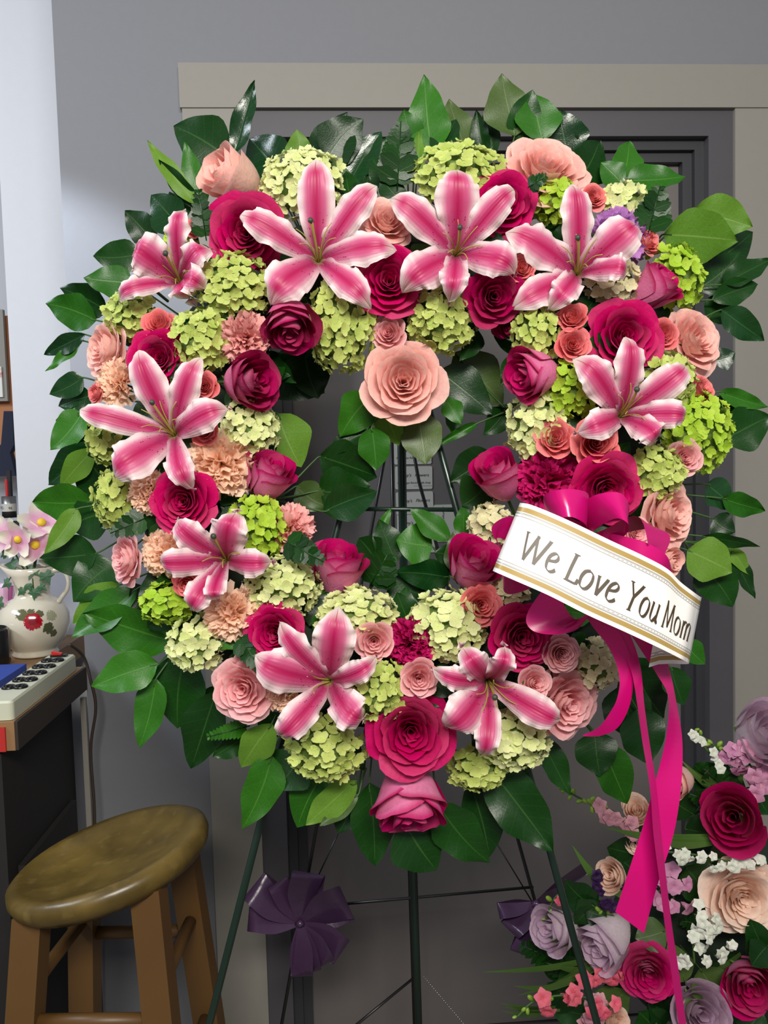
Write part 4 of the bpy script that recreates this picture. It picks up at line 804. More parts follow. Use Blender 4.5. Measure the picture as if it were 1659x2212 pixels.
# ================================================================ leafy sprigs: (base x, base y, tip x, tip y, width, colour[, depth shift])
SPG = [
 ('single upright curled dark leaf on a bare stem above the peach rose', [(506, 335, 552, 176, 42, 'G')], .02, (512, 420)),
 ('broad dark leaves left of the pale peach rose at the top left', [(500, 345, 366, 263, 96, 'D'), (438, 455, 398, 303, 46, 'M', -.02)], .04, None),
 ('narrow yellow-green leaf with folded tip left of the peach rose', [(425, 445, 318, 304, 36, 'L'), (432, 452, 345, 345, 34, 'D', .01)], .02, None),
 ('shiny dark jagged leaves above the top left lily', [(392, 500, 318, 418, 74, 'G'), (388, 480, 366, 408, 46, 'D'), (336, 525, 264, 453, 56, 'D', .01)], .03, None),
 ('lone dark leaf pointing left just above the top left lily', [(300, 548, 200, 553, 62, 'D')], .03, None),
 ('three green leaves fanning left over the white wall strip', [(288, 612, 180, 600, 66, 'M'), (232, 672, 122, 622, 60, 'D', .01), (208, 692, 91, 655, 66, 'M')], .02, None),
 ('shiny twin leaves drooping left of the pale peach rose', [(185, 722, 88, 768, 34, 'G'), (178, 735, 97, 802, 24, 'M')], .02, None),
 ('glossy dark leaves below the left pale peach rose', [(180, 815, 106, 852, 46, 'G'), (200, 855, 122, 878, 56, 'G', .02), (215, 900, 112, 905, 40, 'D', .03)], .02, None),
 ('broad bright green leaf at nine o\'clock behind the lily tip', [(178, 890, 108, 972, 66, 'M'), (215, 940, 150, 925, 60, 'D', .03)], .02, None),
 ('very shiny leaf curling down against the white wall strip', [(202, 955, 104, 1048, 60, 'G'), (205, 970, 124, 1055, 48, 'L', -.005)], .02, None),
 ('large green leaf pointing left above the silk flowers', [(205, 1084, 60, 1090, 76, 'M'), (236, 1062, 160, 975, 100, 'D', .02), (168, 1098, 95, 1198, 40, 'L', -.01)], .02, None),
 ('dark broad leaves left of the lower left blush rose', [(240, 1105, 138, 1138, 86, 'D', .01), (210, 1195, 84, 1206, 76, 'D'), (250, 1215, 153, 1300, 90, 'D', .01)], .02, None),
 ('pair of light green leaves drooping beside the pitcher', [(262, 1262, 146, 1348, 62, 'L'), (296, 1272, 154, 1376, 70, 'M')], .02, None),
 ('long wavy green leaf below the pair beside the pitcher', [(378, 1388, 184, 1322, 96, 'M'), (330, 1315, 285, 1258, 50, 'D', .02)], .01, None),
 ('two mid green leaves on a bare stem over the grey wall', [(342, 1432, 190, 1486, 76, 'M'), (337, 1466, 300, 1617, 62, 'M')], .0, (395, 1380)),
 ('big dark leaf pointing straight down at the lower left', [(402, 1405, 371, 1584, 104, 'D')], .01, None),
 ('tall dark leaf below the bottom left garden rose', [(468, 1492, 402, 1672, 84, 'D'), (525, 1595, 460, 1640, 46, 'D', .01), (470, 1480, 452, 1560, 60, 'D', .02)], .01, None),
 ('lime leaf over a green leaf left of the bottom green hydrangea', [(588, 1562, 518, 1668, 66, 'L', -.02), (588, 1632, 523, 1792, 74, 'M')], .0, None),
 ('dark leaves directly below the bottom left green hydrangea', [(655, 1625, 592, 1705, 88, 'D', .01), (702, 1665, 629, 1798, 74, 'M'), (770, 1682, 660, 1782, 58, 'L', -.01)], .0, None),
 ('thin pale grey-green leaf under the lime one at the bottom', [(775, 1715, 690, 1785, 30, 'O')], .01, (790, 1660)),
 ('pointed dark leaves left below the lowest two-tone rose', [(798, 1690, 815, 1882, 84, 'D'), (770, 1720, 730, 1800, 60, 'D', .02)], .01, None),
 ('broad dark leaf hanging straight under the lowest rose', [(868, 1765, 952, 1888, 108, 'D')], .01, (880, 1680)),
 ('long dark leaf reaching down right of the lowest rose', [(945, 1735, 1062, 1875, 88, 'D'), (1015, 1690, 1058, 1852, 84, 'D', .02)], .01, None),
 ('largest dark leaf at lower right over the easel leg', [(1055, 1655, 1194, 1838, 100, 'D')], .0, None),
 ('slim dark leaf hanging right of the pale bottom hydrangea', [(1165, 1590, 1229, 1716, 50, 'D'), (1090, 1640, 1150, 1662, 60, 'D', .02)], .01, None),
 ('dark leaves hanging below the large blush garden rose', [(1284, 1580, 1300, 1680, 82, 'D'), (1300, 1608, 1366, 1744, 72, 'M')], .02, (1262, 1560)),
 ('broad dark leaves behind the narrow pink ribbon tail', [(1375, 1530, 1412, 1655, 90, 'D'), (1340, 1480, 1370, 1600, 90, 'D', .02), (1360, 1420, 1440, 1560, 90, 'D', .03)], .05, (1330, 1440)),
 ('dark leaf right of the ribbon tails beside the door frame', [(1448, 1440, 1482, 1528, 54, 'D')], .03, (1390, 1400)),
 ('small green leaf tip below the curled end of the banner', [(1470, 1380, 1526, 1438, 46, 'M')], .02, (1400, 1330)),
 ('two dark leaves filling the lower left rim of the opening', [(590, 770, 700, 850, 120, 'D', .03), (660, 760, 690, 860, 90, 'D', .03)], .03, (560, 760)),
 ('round pale lime leaf at the left of the wreath opening', [(600, 893, 652, 1012, 92, 'L')], .0, (560, 880)),
 ('glossy green leaf lower left of the hanging peach rose', [(805, 852, 736, 946, 74, 'M')], .01, (860, 800)),
 ('pointed green leaf directly below the hanging peach rose', [(803, 922, 813, 1016, 64, 'M', -.01), (790, 935, 706, 980, 42, 'D', .01)], .01, (850, 850)),
 ('bright lime leaf under the hanging peach rose', [(826, 885, 862, 963, 54, 'L')], .02, (860, 830)),
 ('grey green folded leaf hanging right under the peach rose', [(902, 888, 920, 1004, 80, 'O')], .02, (890, 830)),
 ('large dark leaf right of the hanging peach rose', [(948, 800, 1064, 896, 84, 'D'), (962, 862, 996, 914, 40, 'M', -.01)], .02, (900, 800)),
 ('olive leaf above the large dark one at the right of the opening', [(980, 762, 1092, 872, 88, 'O')], .04, (1090, 880)),
 ('thin bright leaf on a twig right of the hanging rose', [(1032, 914, 934, 968, 18, 'M'), (974, 884, 977, 938, 30, 'M'), (1095, 880, 1044, 940, 48, 'D')], .03, (1135, 870)),
 ('dark leaves crowding the left side of the opening', [(690, 985, 815, 1030, 92, 'D'), (688, 1060, 800, 1050, 92, 'D'), (698, 1105, 815, 1062, 70, 'G', -.01), (640, 1050, 712, 1098, 60, 'O')], .03, (590, 1080)),
 ('dark leaves at the right of the opening by the two-tone rose', [(1068, 985, 974, 1045, 74, 'D'), (1052, 1045, 998, 1092, 84, 'D'), (1002, 1162, 1003, 1086, 36, 'M')], .03, (1090, 1060)),
 ('bright pointed leaf over the easel bar in the lower opening', [(974, 1166, 886, 1099, 46, 'M')], .0, (1010, 1200)),
 ('glossy wide leaf across the easel leg in the lower opening', [(934, 1180, 855, 1166, 84, 'M'), (986, 1235, 978, 1148, 46, 'O'), (1010, 1215, 940, 1195, 70, 'D', .01)], .01, (990, 1260)),
 ('upright folded leaf above the inner bottom left hydrangea', [(856, 1215, 818, 1122, 58, 'D'), (818, 1150, 846, 1096, 18, 'M'), (812, 1210, 770, 1162, 66, 'D')], .02, (800, 1270)),
 ('shiny leaf lying between the two inner bottom hydrangeas', [(972, 1248, 852, 1240, 60, 'G'), (905, 1300, 846, 1240, 92, 'D', .01)], .01, (930, 1320)),
 # top rim
 ('large glossy leaf right of the pale peach rose at the top', [(603, 385, 530, 290, 96, 'G'), (600, 400, 626, 320, 70, 'D', .01)], .03, None),
 ('small lime leaf tip behind the top left cream hydrangea', [(642, 352, 643, 277, 48, 'L')], .03, None),
 ('two broad veined dark leaves above the cream hydrangea', [(690, 375, 750, 243, 92, 'D'), (705, 345, 785, 256, 84, 'D', -.01)], .03, None),
 ('glossy dark leaf slanting right above the top peach rose', [(748, 408, 824, 283, 62, 'G'), (742, 430, 722, 348, 62, 'O', -.03), (800, 395, 838, 296, 66, 'D', .01)], .02, None),
 ('tallest bright green leaf at the top of the wreath', [(934, 336, 916, 160, 78, 'M'), (942, 332, 984, 246, 56, 'D', -.01)], .03, None),
 ('two small green leaves left of the tallest bright leaf', [(897, 325, 872, 236, 54, 'M'), (900, 392, 905, 283, 28, 'L', -.01), (880, 350, 882, 270, 40, 'D', .01)], .03, None),
 ('olive brown leaf right of the tallest bright leaf', [(1010, 336, 970, 213, 78, 'O'), (1046, 345, 1030, 238, 34, 'D'), (1062, 345, 1048, 230, 38, 'D')], .04, None),
 ('tall olive leaf at the top above the blush rose', [(1112, 295, 1084, 158, 94, 'O')], .03, None),
 ('row of dark leaves sloping right behind the top right blush rose', [(1128, 310, 1152, 192, 66, 'D'), (1172, 305, 1156, 202, 88, 'M'), (1228, 332, 1210, 236, 84, 'G'), (1252, 388, 1304, 298, 84, 'D'), (1205, 300, 1225, 250, 70, 'D', .01)], .03, None),
 ('three-leaved green sprig against the dark door at top right', [(1346, 384, 1364, 296, 62, 'M'), (1352, 390, 1486, 374, 62, 'M'), (1345, 398, 1300, 346, 54, 'M')], .02, (1330, 460)),
 ('pair of pale lime leaves on a twig over the door frame', [(1432, 506, 1594, 520, 96, 'L', -.01), (1498, 452, 1624, 490, 74, 'L')], .0, (1405, 540)),
 ('dark overlapping leaves below the pale lime pair', [(1530, 570, 1644, 498, 62, 'D', .01), (1505, 625, 1606, 540, 76, 'D'), (1558, 615, 1664, 562, 46, 'D')], .03, (1440, 610)),
 ('two dark leaves right of the lime hydrangea behind the bud', [(1538, 648, 1638, 614, 50, 'D'), (1525, 690, 1590, 640, 60, 'D', .02)], .03, (1460, 640)),
 ('shiny dark leaf right of the pale blush rose at two o\'clock', [(1558, 668, 1658, 736, 52, 'G'), (1542, 780, 1590, 760, 44, 'G')], .02, None),
 ('narrow bright leaf pointing right off the frame at three o\'clock', [(1552, 846, 1668, 880, 34, 'M')], .01, None),
 ('big dark leaf reaching the right edge at three o\'clock', [(1562, 950, 1672, 898, 84, 'D'), (1545, 858, 1622, 926, 56, 'D', .01)], .02, None),
 ('jagged bright leaf at the right edge beside the pale blush rose', [(1558, 1076, 1662, 1106, 46, 'M'), (1525, 1045, 1588, 1098, 62, 'G'), (1540, 1120, 1590, 1150, 50, 'D', .01)], .02, None),
 ('light green leaf hanging right of the satin bow', [(1484, 1188, 1582, 1236, 86, 'L', -.01), (1515, 1158, 1642, 1180, 26, 'D')], .02, None),
 ('drooping leaf cluster at four o\'clock over the right trim', [(1568, 1175, 1624, 1244, 28, 'L'), (1578, 1190, 1628, 1292, 34, 'D'), (1515, 1225, 1584, 1312, 74, 'D')], .03, (1480, 1170)),
]
for lb, lv, off, rt in SPG: sprig(lb, lv, root=(rt[0], rt[1], dw(*rt) + .01) if rt else None, off=off)
for f in [('upright fern between the peach rose and top left lily', 446, 520, 428, 408, 50, 1.10, 'D', 9), ('dark fern fan above the gap between the top lilies', 858, 410, 866, 262, 86, 1.13, 'D', 12),
 ('pointed fern at the top right above the dark door', 1400, 505, 1426, 402, 76, 1.12, 'D', 9), ('leatherleaf fern tip over the fringed pink carnation', 612, 1166, 700, 1214, 60, 1.01, 'D', 9),
 ('short fern left of the hot pink rose at eight o\'clock', 318, 1118, 238, 1152, 52, 1.05, 'D', 7), ('fern tip between the garden rose and hot pink rose at the bottom left', 515, 1372, 566, 1450, 52, 1.02, 'D', 8),
 ('feathery fern tip below the bottom left garden rose', 540, 1568, 446, 1592, 34, 1.08, 'M', 10), ('small dark fern in the lower opening beside the two-tone rose', 800, 1265, 838, 1196, 84, 1.10, 'D', 8),
 ('dark fern peeking above the lime hydrangea at top right', 1140, 405, 1180, 380, 30, 1.06, 'D', 6)]: fern(*f)
# ================================================================ satin bow, tails and banner
k = NT('magenta_satin'); c = k.hsv(lin((194, 8, 108)), v=k.math('MULTIPLY_ADD', k.noise(6.0), .2, .9)); k.bump(k.math('SINE', k.math('MULTIPLY', k.uv()[1], 400.0)), .02, .0005)
M_sat = k.set(c, .28, spec=.5); k.b.inputs['Anisotropic'].default_value = .5
bd = .955
bow = empty('satin_bow', P(1290, 1150, bd + .02), 'magenta satin ribbon bow behind the white banner', 'bow')
LOOPS = [
 [(1262, 1150, .96, 6, 20, .03), (1190, 1122, .93, 6, 26, .03), (1186, 1100, .90, 8, 30, .02), (1225, 1086, .885, 4, 30, -.005), (1266, 1098, .905, -2, 34, 0), (1268, 1122, .94, -2, 30, .0), (1262, 1150, .97, 0, 20, 0)],
 [(1262, 1160, .97, 10, 14, .02), (1270, 1120, .93, 14, 26, .01), (1310, 1094, .90, 20, 26, 0), (1350, 1100, .895, 8, 34, 0), (1352, 1134, .92, -6, 26, .01), (1300, 1160, .95, -6, 16, .01), (1270, 1165, .97, 0, 12, 0)],
 [(1290, 1170, .97, -4, 12, .01), (1340, 1140, .94, 2, 14, .012), (1398, 1130, .93, 16, 12, .02), (1424, 1168, .925, 24, -4, .02), (1400, 1204, .92, 12, 22, .0), (1350, 1186, .93, 10, 24, 0), (1300, 1172, .96, 5, 12, 0)],
 [(1310, 1160, .95, 8, 10, 0), (1345, 1178, .925, -2, 20, 0), (1390, 1196, .91, -6, 24, 0), (1430, 1222, .915, -10, 22, 0), (1440, 1250, .94, -12, 10, 0)],
 [(1180, 1180, .95, 0, 22, .01), (1120, 1150, .93, -4, 26, .01), (1082, 1140, .915, -8, 22, .01), (1072, 1165, .92, 10, 22, .02), (1100, 1190, .94, 10, 10, .01), (1180, 1200, .96, 0, 16, 0)],
 [(1240, 1210, .96, 14, 0, 0), (1180, 1300, .95, 36, -14, .0), (1190, 1345, .94, 44, -14, 0), (1230, 1352, .945, 26, -18, .01), (1280, 1320, .95, 20, -26, 0), (1290, 1230, .965, 12, -14, 0)],
 [(1260, 1200, .96, -10, 6, .0), (1190, 1230, .94, -6, 24, .0), (1110, 1262, .93, -8, 22, .01), (1090, 1240, .925, 4, 16, .01), (1180, 1200, .95, 0, 12, 0)],
]
for L_ in LOOPS: part('loop', ribbon(MB(), L_, 28), M_sat, bow)
mb = MB(); mb.tube([P(1230, 1170, .975), P(1262, 1165, .958), P(1300, 1180, .975)], [.008, .011, .008], 12); part('knot', mb, M_sat, bow)
TAILS = [
 [(1270, 1290, .96, 22, -14, 0), (1300, 1345, .95, 20, -8, 0), (1336, 1400, .94, 17, -5, 0), (1353, 1460, .93, 15, -2, .004), (1347, 1515, .925, 14, 6, .006), (1326, 1556, .92, 10, 14, .006), (1296, 1580, .92, 3, 9, .004), (1260, 1589, .925, 0, 1.5, 0)],
 [(1290, 1290, .955, 20, -6, 0), (1340, 1370, .945, 18, -6, 0), (1372, 1440, .935, 11, -3, .003), (1384, 1520, .925, 7.5, -1, .008), (1395, 1600, .92, 7.5, -1, .008), (1411, 1700, .915, 7, -1, .008), (1420, 1800, .912, 8.5, -1, .008), (1432, 1900, .91, 7.5, -1, .008), (1444, 2000, .91, 7.5, -1, .008), (1460, 2110, .91, 8, -1, .008), (1478, 2240, .91, 8, -1, .008)],
 [(1350, 1310, .96, 22, -8, 0), (1405, 1395, .945, 20, -10, 0), (1432, 1450, .94, 14, -5, .006), (1452, 1510, .93, 8, 1, .01), (1456, 1600, .935, 18, 1, .008), (1442, 1700, .93, 29, 2, .0), (1420, 1800, .93, 34.5, 4, 0), (1388, 1900, .93, 33.5, 8, 0), (1360, 1993, .935, 31, 23, 0)]]
for L_ in TAILS: part('tail', ribbon(MB(), L_, 48), M_sat, bow)
# banner
TOPE = spline([(1123, 1086), (1152, 1092), (1226, 1123), (1316, 1166), (1389, 1200), (1442, 1229), (1471, 1258), (1512, 1289)], 48)
BOTE = spline([(1064, 1233), (1103, 1250), (1185, 1286), (1266, 1327), (1348, 1364), (1410, 1393), (1451, 1413), (1484, 1430)], 48)
def bpt(s, t, lift=0.0):
    k_ = max(0, min(1, s)) * 48; i = min(int(k_), 47); f = k_ - i
    a = [TOPE[i][q] * (1 - f) + TOPE[i + 1][q] * f for q in (0, 1)]; b = [BOTE[i][q] * (1 - f) + BOTE[i + 1][q] * f for q in (0, 1)]
    d = .885 - .03 * sin(pi * min(1, max(0, s))) + .006 * cos(t * 3) ; d += .012 * max(0, (.06 - s) / .06) ** 2 + .02 * max(0, (s - .93) / .07) ** 2
    return P(a[0] * (1 - t) + b[0] * t, a[1] * (1 - t) + b[1] * t, d - lift)
k = NT('banner_print'); u, v, _ = k.uv(); c = lin((246, 244, 240)); gold = lin((176, 148, 84)); grey = lin((150, 146, 136))
def band(x, c0, h, col, base): return k.mix(k.ss(k.math('SUBTRACT', h, k.math('ABSOLUTE', k.math('SUBTRACT', x, c0))), -.002, .002), base, col)
vv = k.math('ABSOLUTE', k.math('SUBTRACT', v, .5))       # distance from the middle line
c = band(vv, .412, .032, gold, c)
for x_, h_ in ((.362, .005), (.350, .004), (.314, .005)): c = band(vv, x_, h_, grey, c)
key = k.math('MULTIPLY', k.ss(k.math('SUBTRACT', .008, k.math('ABSOLUTE', k.math('SUBTRACT', vv, .332))), 0, .003), k.ss(k.math('SINE', k.math('MULTIPLY', u, 420.0)), -.2, .2))
key = k.math('MULTIPLY', key, k.ss(u, .3, .5)); c = k.mix(k.math('MULTIPLY', key, .7), c, lin((120, 116, 104)))
M_ban = k.set(c, .38, spec=.5); k.translucent(c, .08)
ban = empty('memorial_banner', bpt(.5, .5), 'white ribbon banner with gold bands reading We Love You Mom', 'banner')
NU = 60
def bsurf(u, v):
    if u < .08: a = (.08 - u) / .08; p = bpt(0, v); return p + fw * (.03 * sin(a * pi / 2)) + (RT * .045 - UP * .015) * a * a
    if u > .92:
        a = (u - .92) / .08; th = a * 1.5 * pi; p = bpt(1, v); rr_ = .013 * (1 if True else 0); out = (RT * .95 - UP * .25)
        return p + out * (rr_ * sin(th) * .5) + fw * (rr_ * (1 - cos(th))) - RT * (.02 * a * a) * 1.6 - UP * (.010 * a * v)
    return bpt((u - .08) / .84, v)
mb = MB().grid(NU, 10, bsurf, uvf=lambda a, b: (a, b)); part('strip', mb, M_ban, ban)
# lettering drawn with a slanted broad pen, laid on the banner
GL = {
 'W': (1.32, [[(.02, 1), (.30, 0)], [(.30, 0), (.66, 1)], [(.62, 1), (.84, 0)], [(.84, 0), (1.24, 1)]], [(-.06, 1, .16, 1), (.56, 1, .70, 1), (1.14, 1, 1.32, 1)]),
 'e': (.60, [[(.10, .36), (.36, .42), (.46, .53), (.40, .66), (.26, .68), (.10, .55), (.04, .32), (.08, .1), (.22, 0), (.38, .03), (.50, .13)]], []),
 'L': (.62, [[(.18, 1), (.14, .5), (.12, 0)], [(.12, 0.015), (.56, .015)], [(.56, .015), (.60, .2)]], [(.06, 1, .32, 1), (.0, 0, .2, 0)]),
 'o': (.68, [[(.32, .68), (.14, .60), (.05, .36), (.10, .1), (.26, 0), (.44, .06), (.55, .32), (.50, .58), (.32, .68)]], []),
 'v': (.62, [[(.08, .67), (.24, 0)], [(.24, 0), (.52, .67)]], [(.0, .67, .17, .67), (.44, .67, .58, .67)]),
 'Y': (.84, [[(.06, 1), (.36, .5)], [(.36, .5), (.32, 0)], [(.36, .5), (.74, 1)]], [(-.04, 1, .18, 1), (.64, 1, .84, 1), (.2, 0, .44, 0)]),
 'u': (.74, [[(.12, .67), (.10, .2), (.18, .03), (.32, .02), (.50, .22)], [(.56, .67), (.52, .12), (.56, .0), (.66, .06)]], [(.02, .67, .12, .67), (.46, .67, .56, .67)]),
 'M': (1.28, [[(.20, 1), (.10, 0)], [(.20, 1), (.54, .08)], [(.54, .08), (.96, 1)], [(.98, 1), (1.02, 0)]], [(.10, 1, .24, 1), (-.02, 0, .22, 0), (.94, 1, 1.10, 1), (.90, 0, 1.14, 0)]),
 'm': (1.02, [[(.14, .67), (.10, 0)], [(.12, .48), (.26, .66), (.40, .66), (.46, .52), (.44, 0)], [(.46, .48), (.60, .66), (.74, .66), (.82, .52), (.80, 0)]], [(.04, .67, .14, .67), (.02, 0, .2, 0), (.36, 0, .52, 0), (.72, 0, .90, 0)])}
M_bron = plain('bronze_foil_lettering', (66, 52, 32), .45, 0.0, var=.1)
txt = 'We Love You Mom'; total = sum(.36 if ch == ' ' else GL[ch][0] for ch in txt); S0, S1 = .145, .975; kx = (S1 - S0) / total; T0, CH = .70, .36
slant = .14; cxp = 0.0; word = []
def emit(mb, a, b, wa, wb):
    def mp(x, y): x = x + slant * y; return bpt(S0 + x * kx, T0 - y * CH + .02 * sin(S0 + x * kx * 3), .0012)
    (x0, y0), (x1, y1) = a, b
    mb.face([mp(x0 - wa[0], y0 - wa[1]), mp(x1 - wb[0], y1 - wb[1]), mp(x1 + wb[0], y1 + wb[1]), mp(x0 + wa[0], y0 + wa[1])])
PEN = (cos(.6) * .082, sin(.6) * .082 * .75)
for ch in txt:
    if ch == ' ': cxp += .36; continue
    w_, strokes, ser = GL[ch]; mb = MB()
    for st_ in strokes:
        sp = spline([tuple(p) for p in st_], 6 * (len(st_) - 1)) if len(st_) > 2 else [st_[0], ((st_[0][0] + st_[1][0]) / 2, (st_[0][1] + st_[1][1]) / 2), st_[1]]
        for p, q in zip(sp[:-1], sp[1:]):
            dx, dy = q[0] - p[0], q[1] - p[1]; l = math.hypot(dx, dy) or 1; nx, ny = -dy / l, dx / l
            th = max(.020, abs(nx * PEN[0] * 1.05 + ny * -PEN[1])); emit(mb, (p[0] + cxp, p[1]), (q[0] + cxp, q[1]), (nx * th, ny * th), (nx * th, ny * th))
    for x0, y0, x1, y1 in ser: emit(mb, (x0 + cxp, y0), (x1 + cxp, y1), (0, .016), (0, .016))
    part('letter', mb, M_bron, ban, False); cxp += w_
# ================================================================ arrangement standing behind at the lower right
GB = 'flowers of the arrangement behind'; GF = 'foliage of the arrangement behind'
DBK = 1.36
mb = MB(); bo = P(1560, 2010, DBK + .13); mb.ball(bo, .20, 20, 12, (1.05, .4, .95)); o = link('spray_foam', mb.mesh('spray_foam', MAT['foam'])); tag(o, 'dark foam block under the arrangement at the lower right', 'foam block')
def brose(px, py, dia, kind, mat, lab, tx, ty, d=0.0): rose(px, py, dia, kind, mat, lab, tx, ty, d=DBK + d, group=GB, sl=.09)
for r in [(1584, 1766, 118, 'closed', 'two', 'hot pink rose highest in the arrangement at the lower right', -.5, .35, 0), (1606, 1942, 158, 'open', 'cream', 'large open cream rose at the right edge of the lower right arrangement', -.05, .0, -.03),
 (1636, 1590, 116, 'closed', 'lav', 'lavender rose at the top of the lower right arrangement', .2, .5, .03), (1208, 2006, 86, 'closed', 'lav', 'dim lavender rose behind the easel leg beside the purple bow', -1.5, .3, .02),
 (1318, 2026, 102, 'closed', 'lav', 'lavender rose left of the wide pink ribbon tail', -1.4, -.5, 0), (1402, 2106, 116, 'open', 'two', 'open pink rose below the wide pink ribbon tail', -.25, .05, -.02),
 (1616, 2116, 104, 'closed', 'two', 'pink-edged rose at the right edge below the cream rose', -.3, .1, -.02), (1508, 2186, 120, 'bud', 'lav', 'lavender rose at the bottom beside the narrow ribbon tail', -.1, .4, -.02),
 (1468, 1686, 68, 'closed', 'peach', 'pale pink rosebud behind the two pink ribbon tails', -1.5, 0, .05), (1376, 1756, 56, 'closed', 'cream', 'cream rosebud left of the crossing ribbon tails', -.4, .8, .05),
 (1326, 1892, 62, 'closed', 'cream', 'cream rose tilted left above the pink ribbon end', -.9, .5, .02), (1376, 1818, 44, 'bud', 'cream', 'tiny cream rosebud behind the wide ribbon tail', -.6, .1, .05),
 (1328, 2206, 52, 'bud', 'cream', 'ivory rosebud at the bottom edge beside the easel leg', .3, .5, -.02)]: brose(*r)
# snapdragon spikes: florets of two lips, parts of the spike
def snap_floret(mat):
    mb = MB()
    for k in range(5):
        a = k * 1.257; up = .35 if k < 2 else .15
        mb.grid(3, 3, lambda u, v: V((v * .8 * cos(a) - (u - .5) * .8 * sin(pi * (.15 + .8 * v)) * sin(a), v * .8 * sin(a) + (u - .5) * .8 * sin(pi * (.15 + .8 * v)) * cos(a), up * v + .2 * sin(v * 4))))
    mb.lathe([(.28, 0), (.2, -.5), (.05, -.8)], n=8); return mb.mesh('floret', mat)
SNM = dict(coral=flor_mat('coral_snapdragon', (226, 92, 118), (234, 116, 130), (238, 130, 150)), mauve=flor_mat('mauve_snapdragon', (196, 130, 168), (206, 146, 172), (216, 164, 190)), pink=flor_mat('dusty_snapdragon', (190, 130, 146), (204, 146, 156), (220, 170, 176)), white=flor_mat('white_orchid_floret', (228, 228, 216), (218, 222, 206), (240, 240, 232)), plum=flor_mat('plum_flower', (50, 22, 66), (38, 16, 52), (70, 36, 88)))
SNF = {k: snap_floret(v) for k, v in SNM.items()}
BUDM = MB().ball((0, 0, 0), 1, 8, 6, (.6, .6, 1)).mesh('bud', MAT['bud'])
def spike(name, lab, pts, d, kind, n, size, buds=0, wid=14, seed=0, cat='flower'):
    rg = random.Random(seed); pp = [P(x, y, d) for x, y in pts]; e = empty(name, pp[0], lab, cat, GB); o = pp[0]; sp = spline([tuple(p) for p in pp], 40)
    for i in range(n):
        q = V(sp[int(i / n * (40 if not buds else 27))]); a = rg.uniform(0, 6.28); off = (RT * cos(a) + UP * sin(a)) * (wid * d / F * rg.uniform(.3, 1)) - fw * rg.uniform(0, .02)
        s = size / 2 * d / F * rg.uniform(.85, 1.15); link('floret', SNF[kind], e, M=Matrix.Translation(-o) @ frame(q + off, -fw * .8 + off.normalized() + UP * .1, rg.uniform(0, 6), s))
    for i in range(buds):
        t = .62 + .38 * i / max(1, buds - 1); q = V(sp[min(40, int(t * 40))]); a = i * 2.4; r_ = (.0075 * (1.25 - t)) * 1.3 + .002
        off = (RT * cos(a) + UP * sin(a)) * r_ * 1.1; link('bud', BUDM, e, M=Matrix.Translation(-o) @ frame(q + off, off.normalized() - fw * .3, 0, r_))
    part('stem', MB().tube(sp, .0018, 6), MAT['stem'], e); return e
spike('snapdragon', 'coral snapdragon spike at the bottom left of the lower right arrangement', [(1310, 2170), (1240, 2150), (1160, 2160), (1118, 2196)], DBK - .03, 'coral', 11, 46, 5, 22, 1)
spike('snapdragon', 'coral snapdragon behind the easel leg below the lavender roses', [(1330, 2100), (1290, 2095), (1255, 2120)], DBK + .0, 'coral', 7, 46, 0, 14, 2)
spike('snapdragon', 'faded coral snapdragon at the bottom edge beside the easel leg', [(1300, 2150), (1270, 2200), (1240, 2240)], DBK - .01, 'pink', 9, 46, 0, 20, 12)
spike('snapdragon', 'small coral snapdragon above the dim lavender rose', [(1250, 1960), (1218, 1930), (1195, 1945), (1180, 1985)], DBK + .02, 'coral', 6, 36, 5, 12, 3)
spike('snapdragon', 'mauve snapdragon behind the narrow ribbon tail', [(1450, 1965), (1455, 1900), (1400, 1950)], DBK + .01, 'mauve', 14, 44, 0, 30, 4)
spike('snapdragon', 'large mauve snapdragon below the top lavender rose', [(1640, 1690), (1610, 1640), (1565, 1625), (1500, 1578)], DBK + .02, 'mauve', 20, 48, 9, 30, 5)
spike('snapdragon', 'dusty snapdragon with a long green bud tip left of the ribbons', [(1370, 1790), (1330, 1755), (1280, 1738), (1205, 1698)], DBK + .02, 'pink', 11, 42, 12, 14, 6)
spike('snapdragon', 'green budded snapdragon tip above the lavender rose by the ribbon end', [(1350, 2000), (1310, 1970), (1290, 1978)], DBK + .0, 'plum', 0, 20, 5, 10, 7)
spike('white_blossom_spray', 'row of white bells on a drooping stem under the top hot pink rose', [(1640, 1870), (1560, 1858), (1500, 1846), (1440, 1840)], DBK - .03, 'white', 22, 30, 0, 14, 8)
spike('white_blossom_spray', 'white blossom cluster left of the large cream rose', [(1500, 2080), (1500, 2020), (1530, 1990), (1500, 1975)], DBK - .04, 'white', 22, 36, 0, 34, 9)
spike('white_blossom_spray', 'small white blossoms below the large cream rose', [(1580, 2030), (1562, 2050), (1545, 2066)], DBK - .04, 'white', 7, 32, 0, 14, 10)
spike('white_blossom_spray', 'white blossoms hanging left of the top lavender rose', [(1490, 1580), (1518, 1608), (1545, 1645), (1560, 1662)], DBK - .02, 'white', 7, 28, 0, 5, 11)
spike('plum_flower', 'dark plum flower between the two purple-shadowed leaves', [(1285, 1890), (1300, 1930), (1312, 1958)], DBK + .0, 'plum', 8, 32, 0, 10, 13)
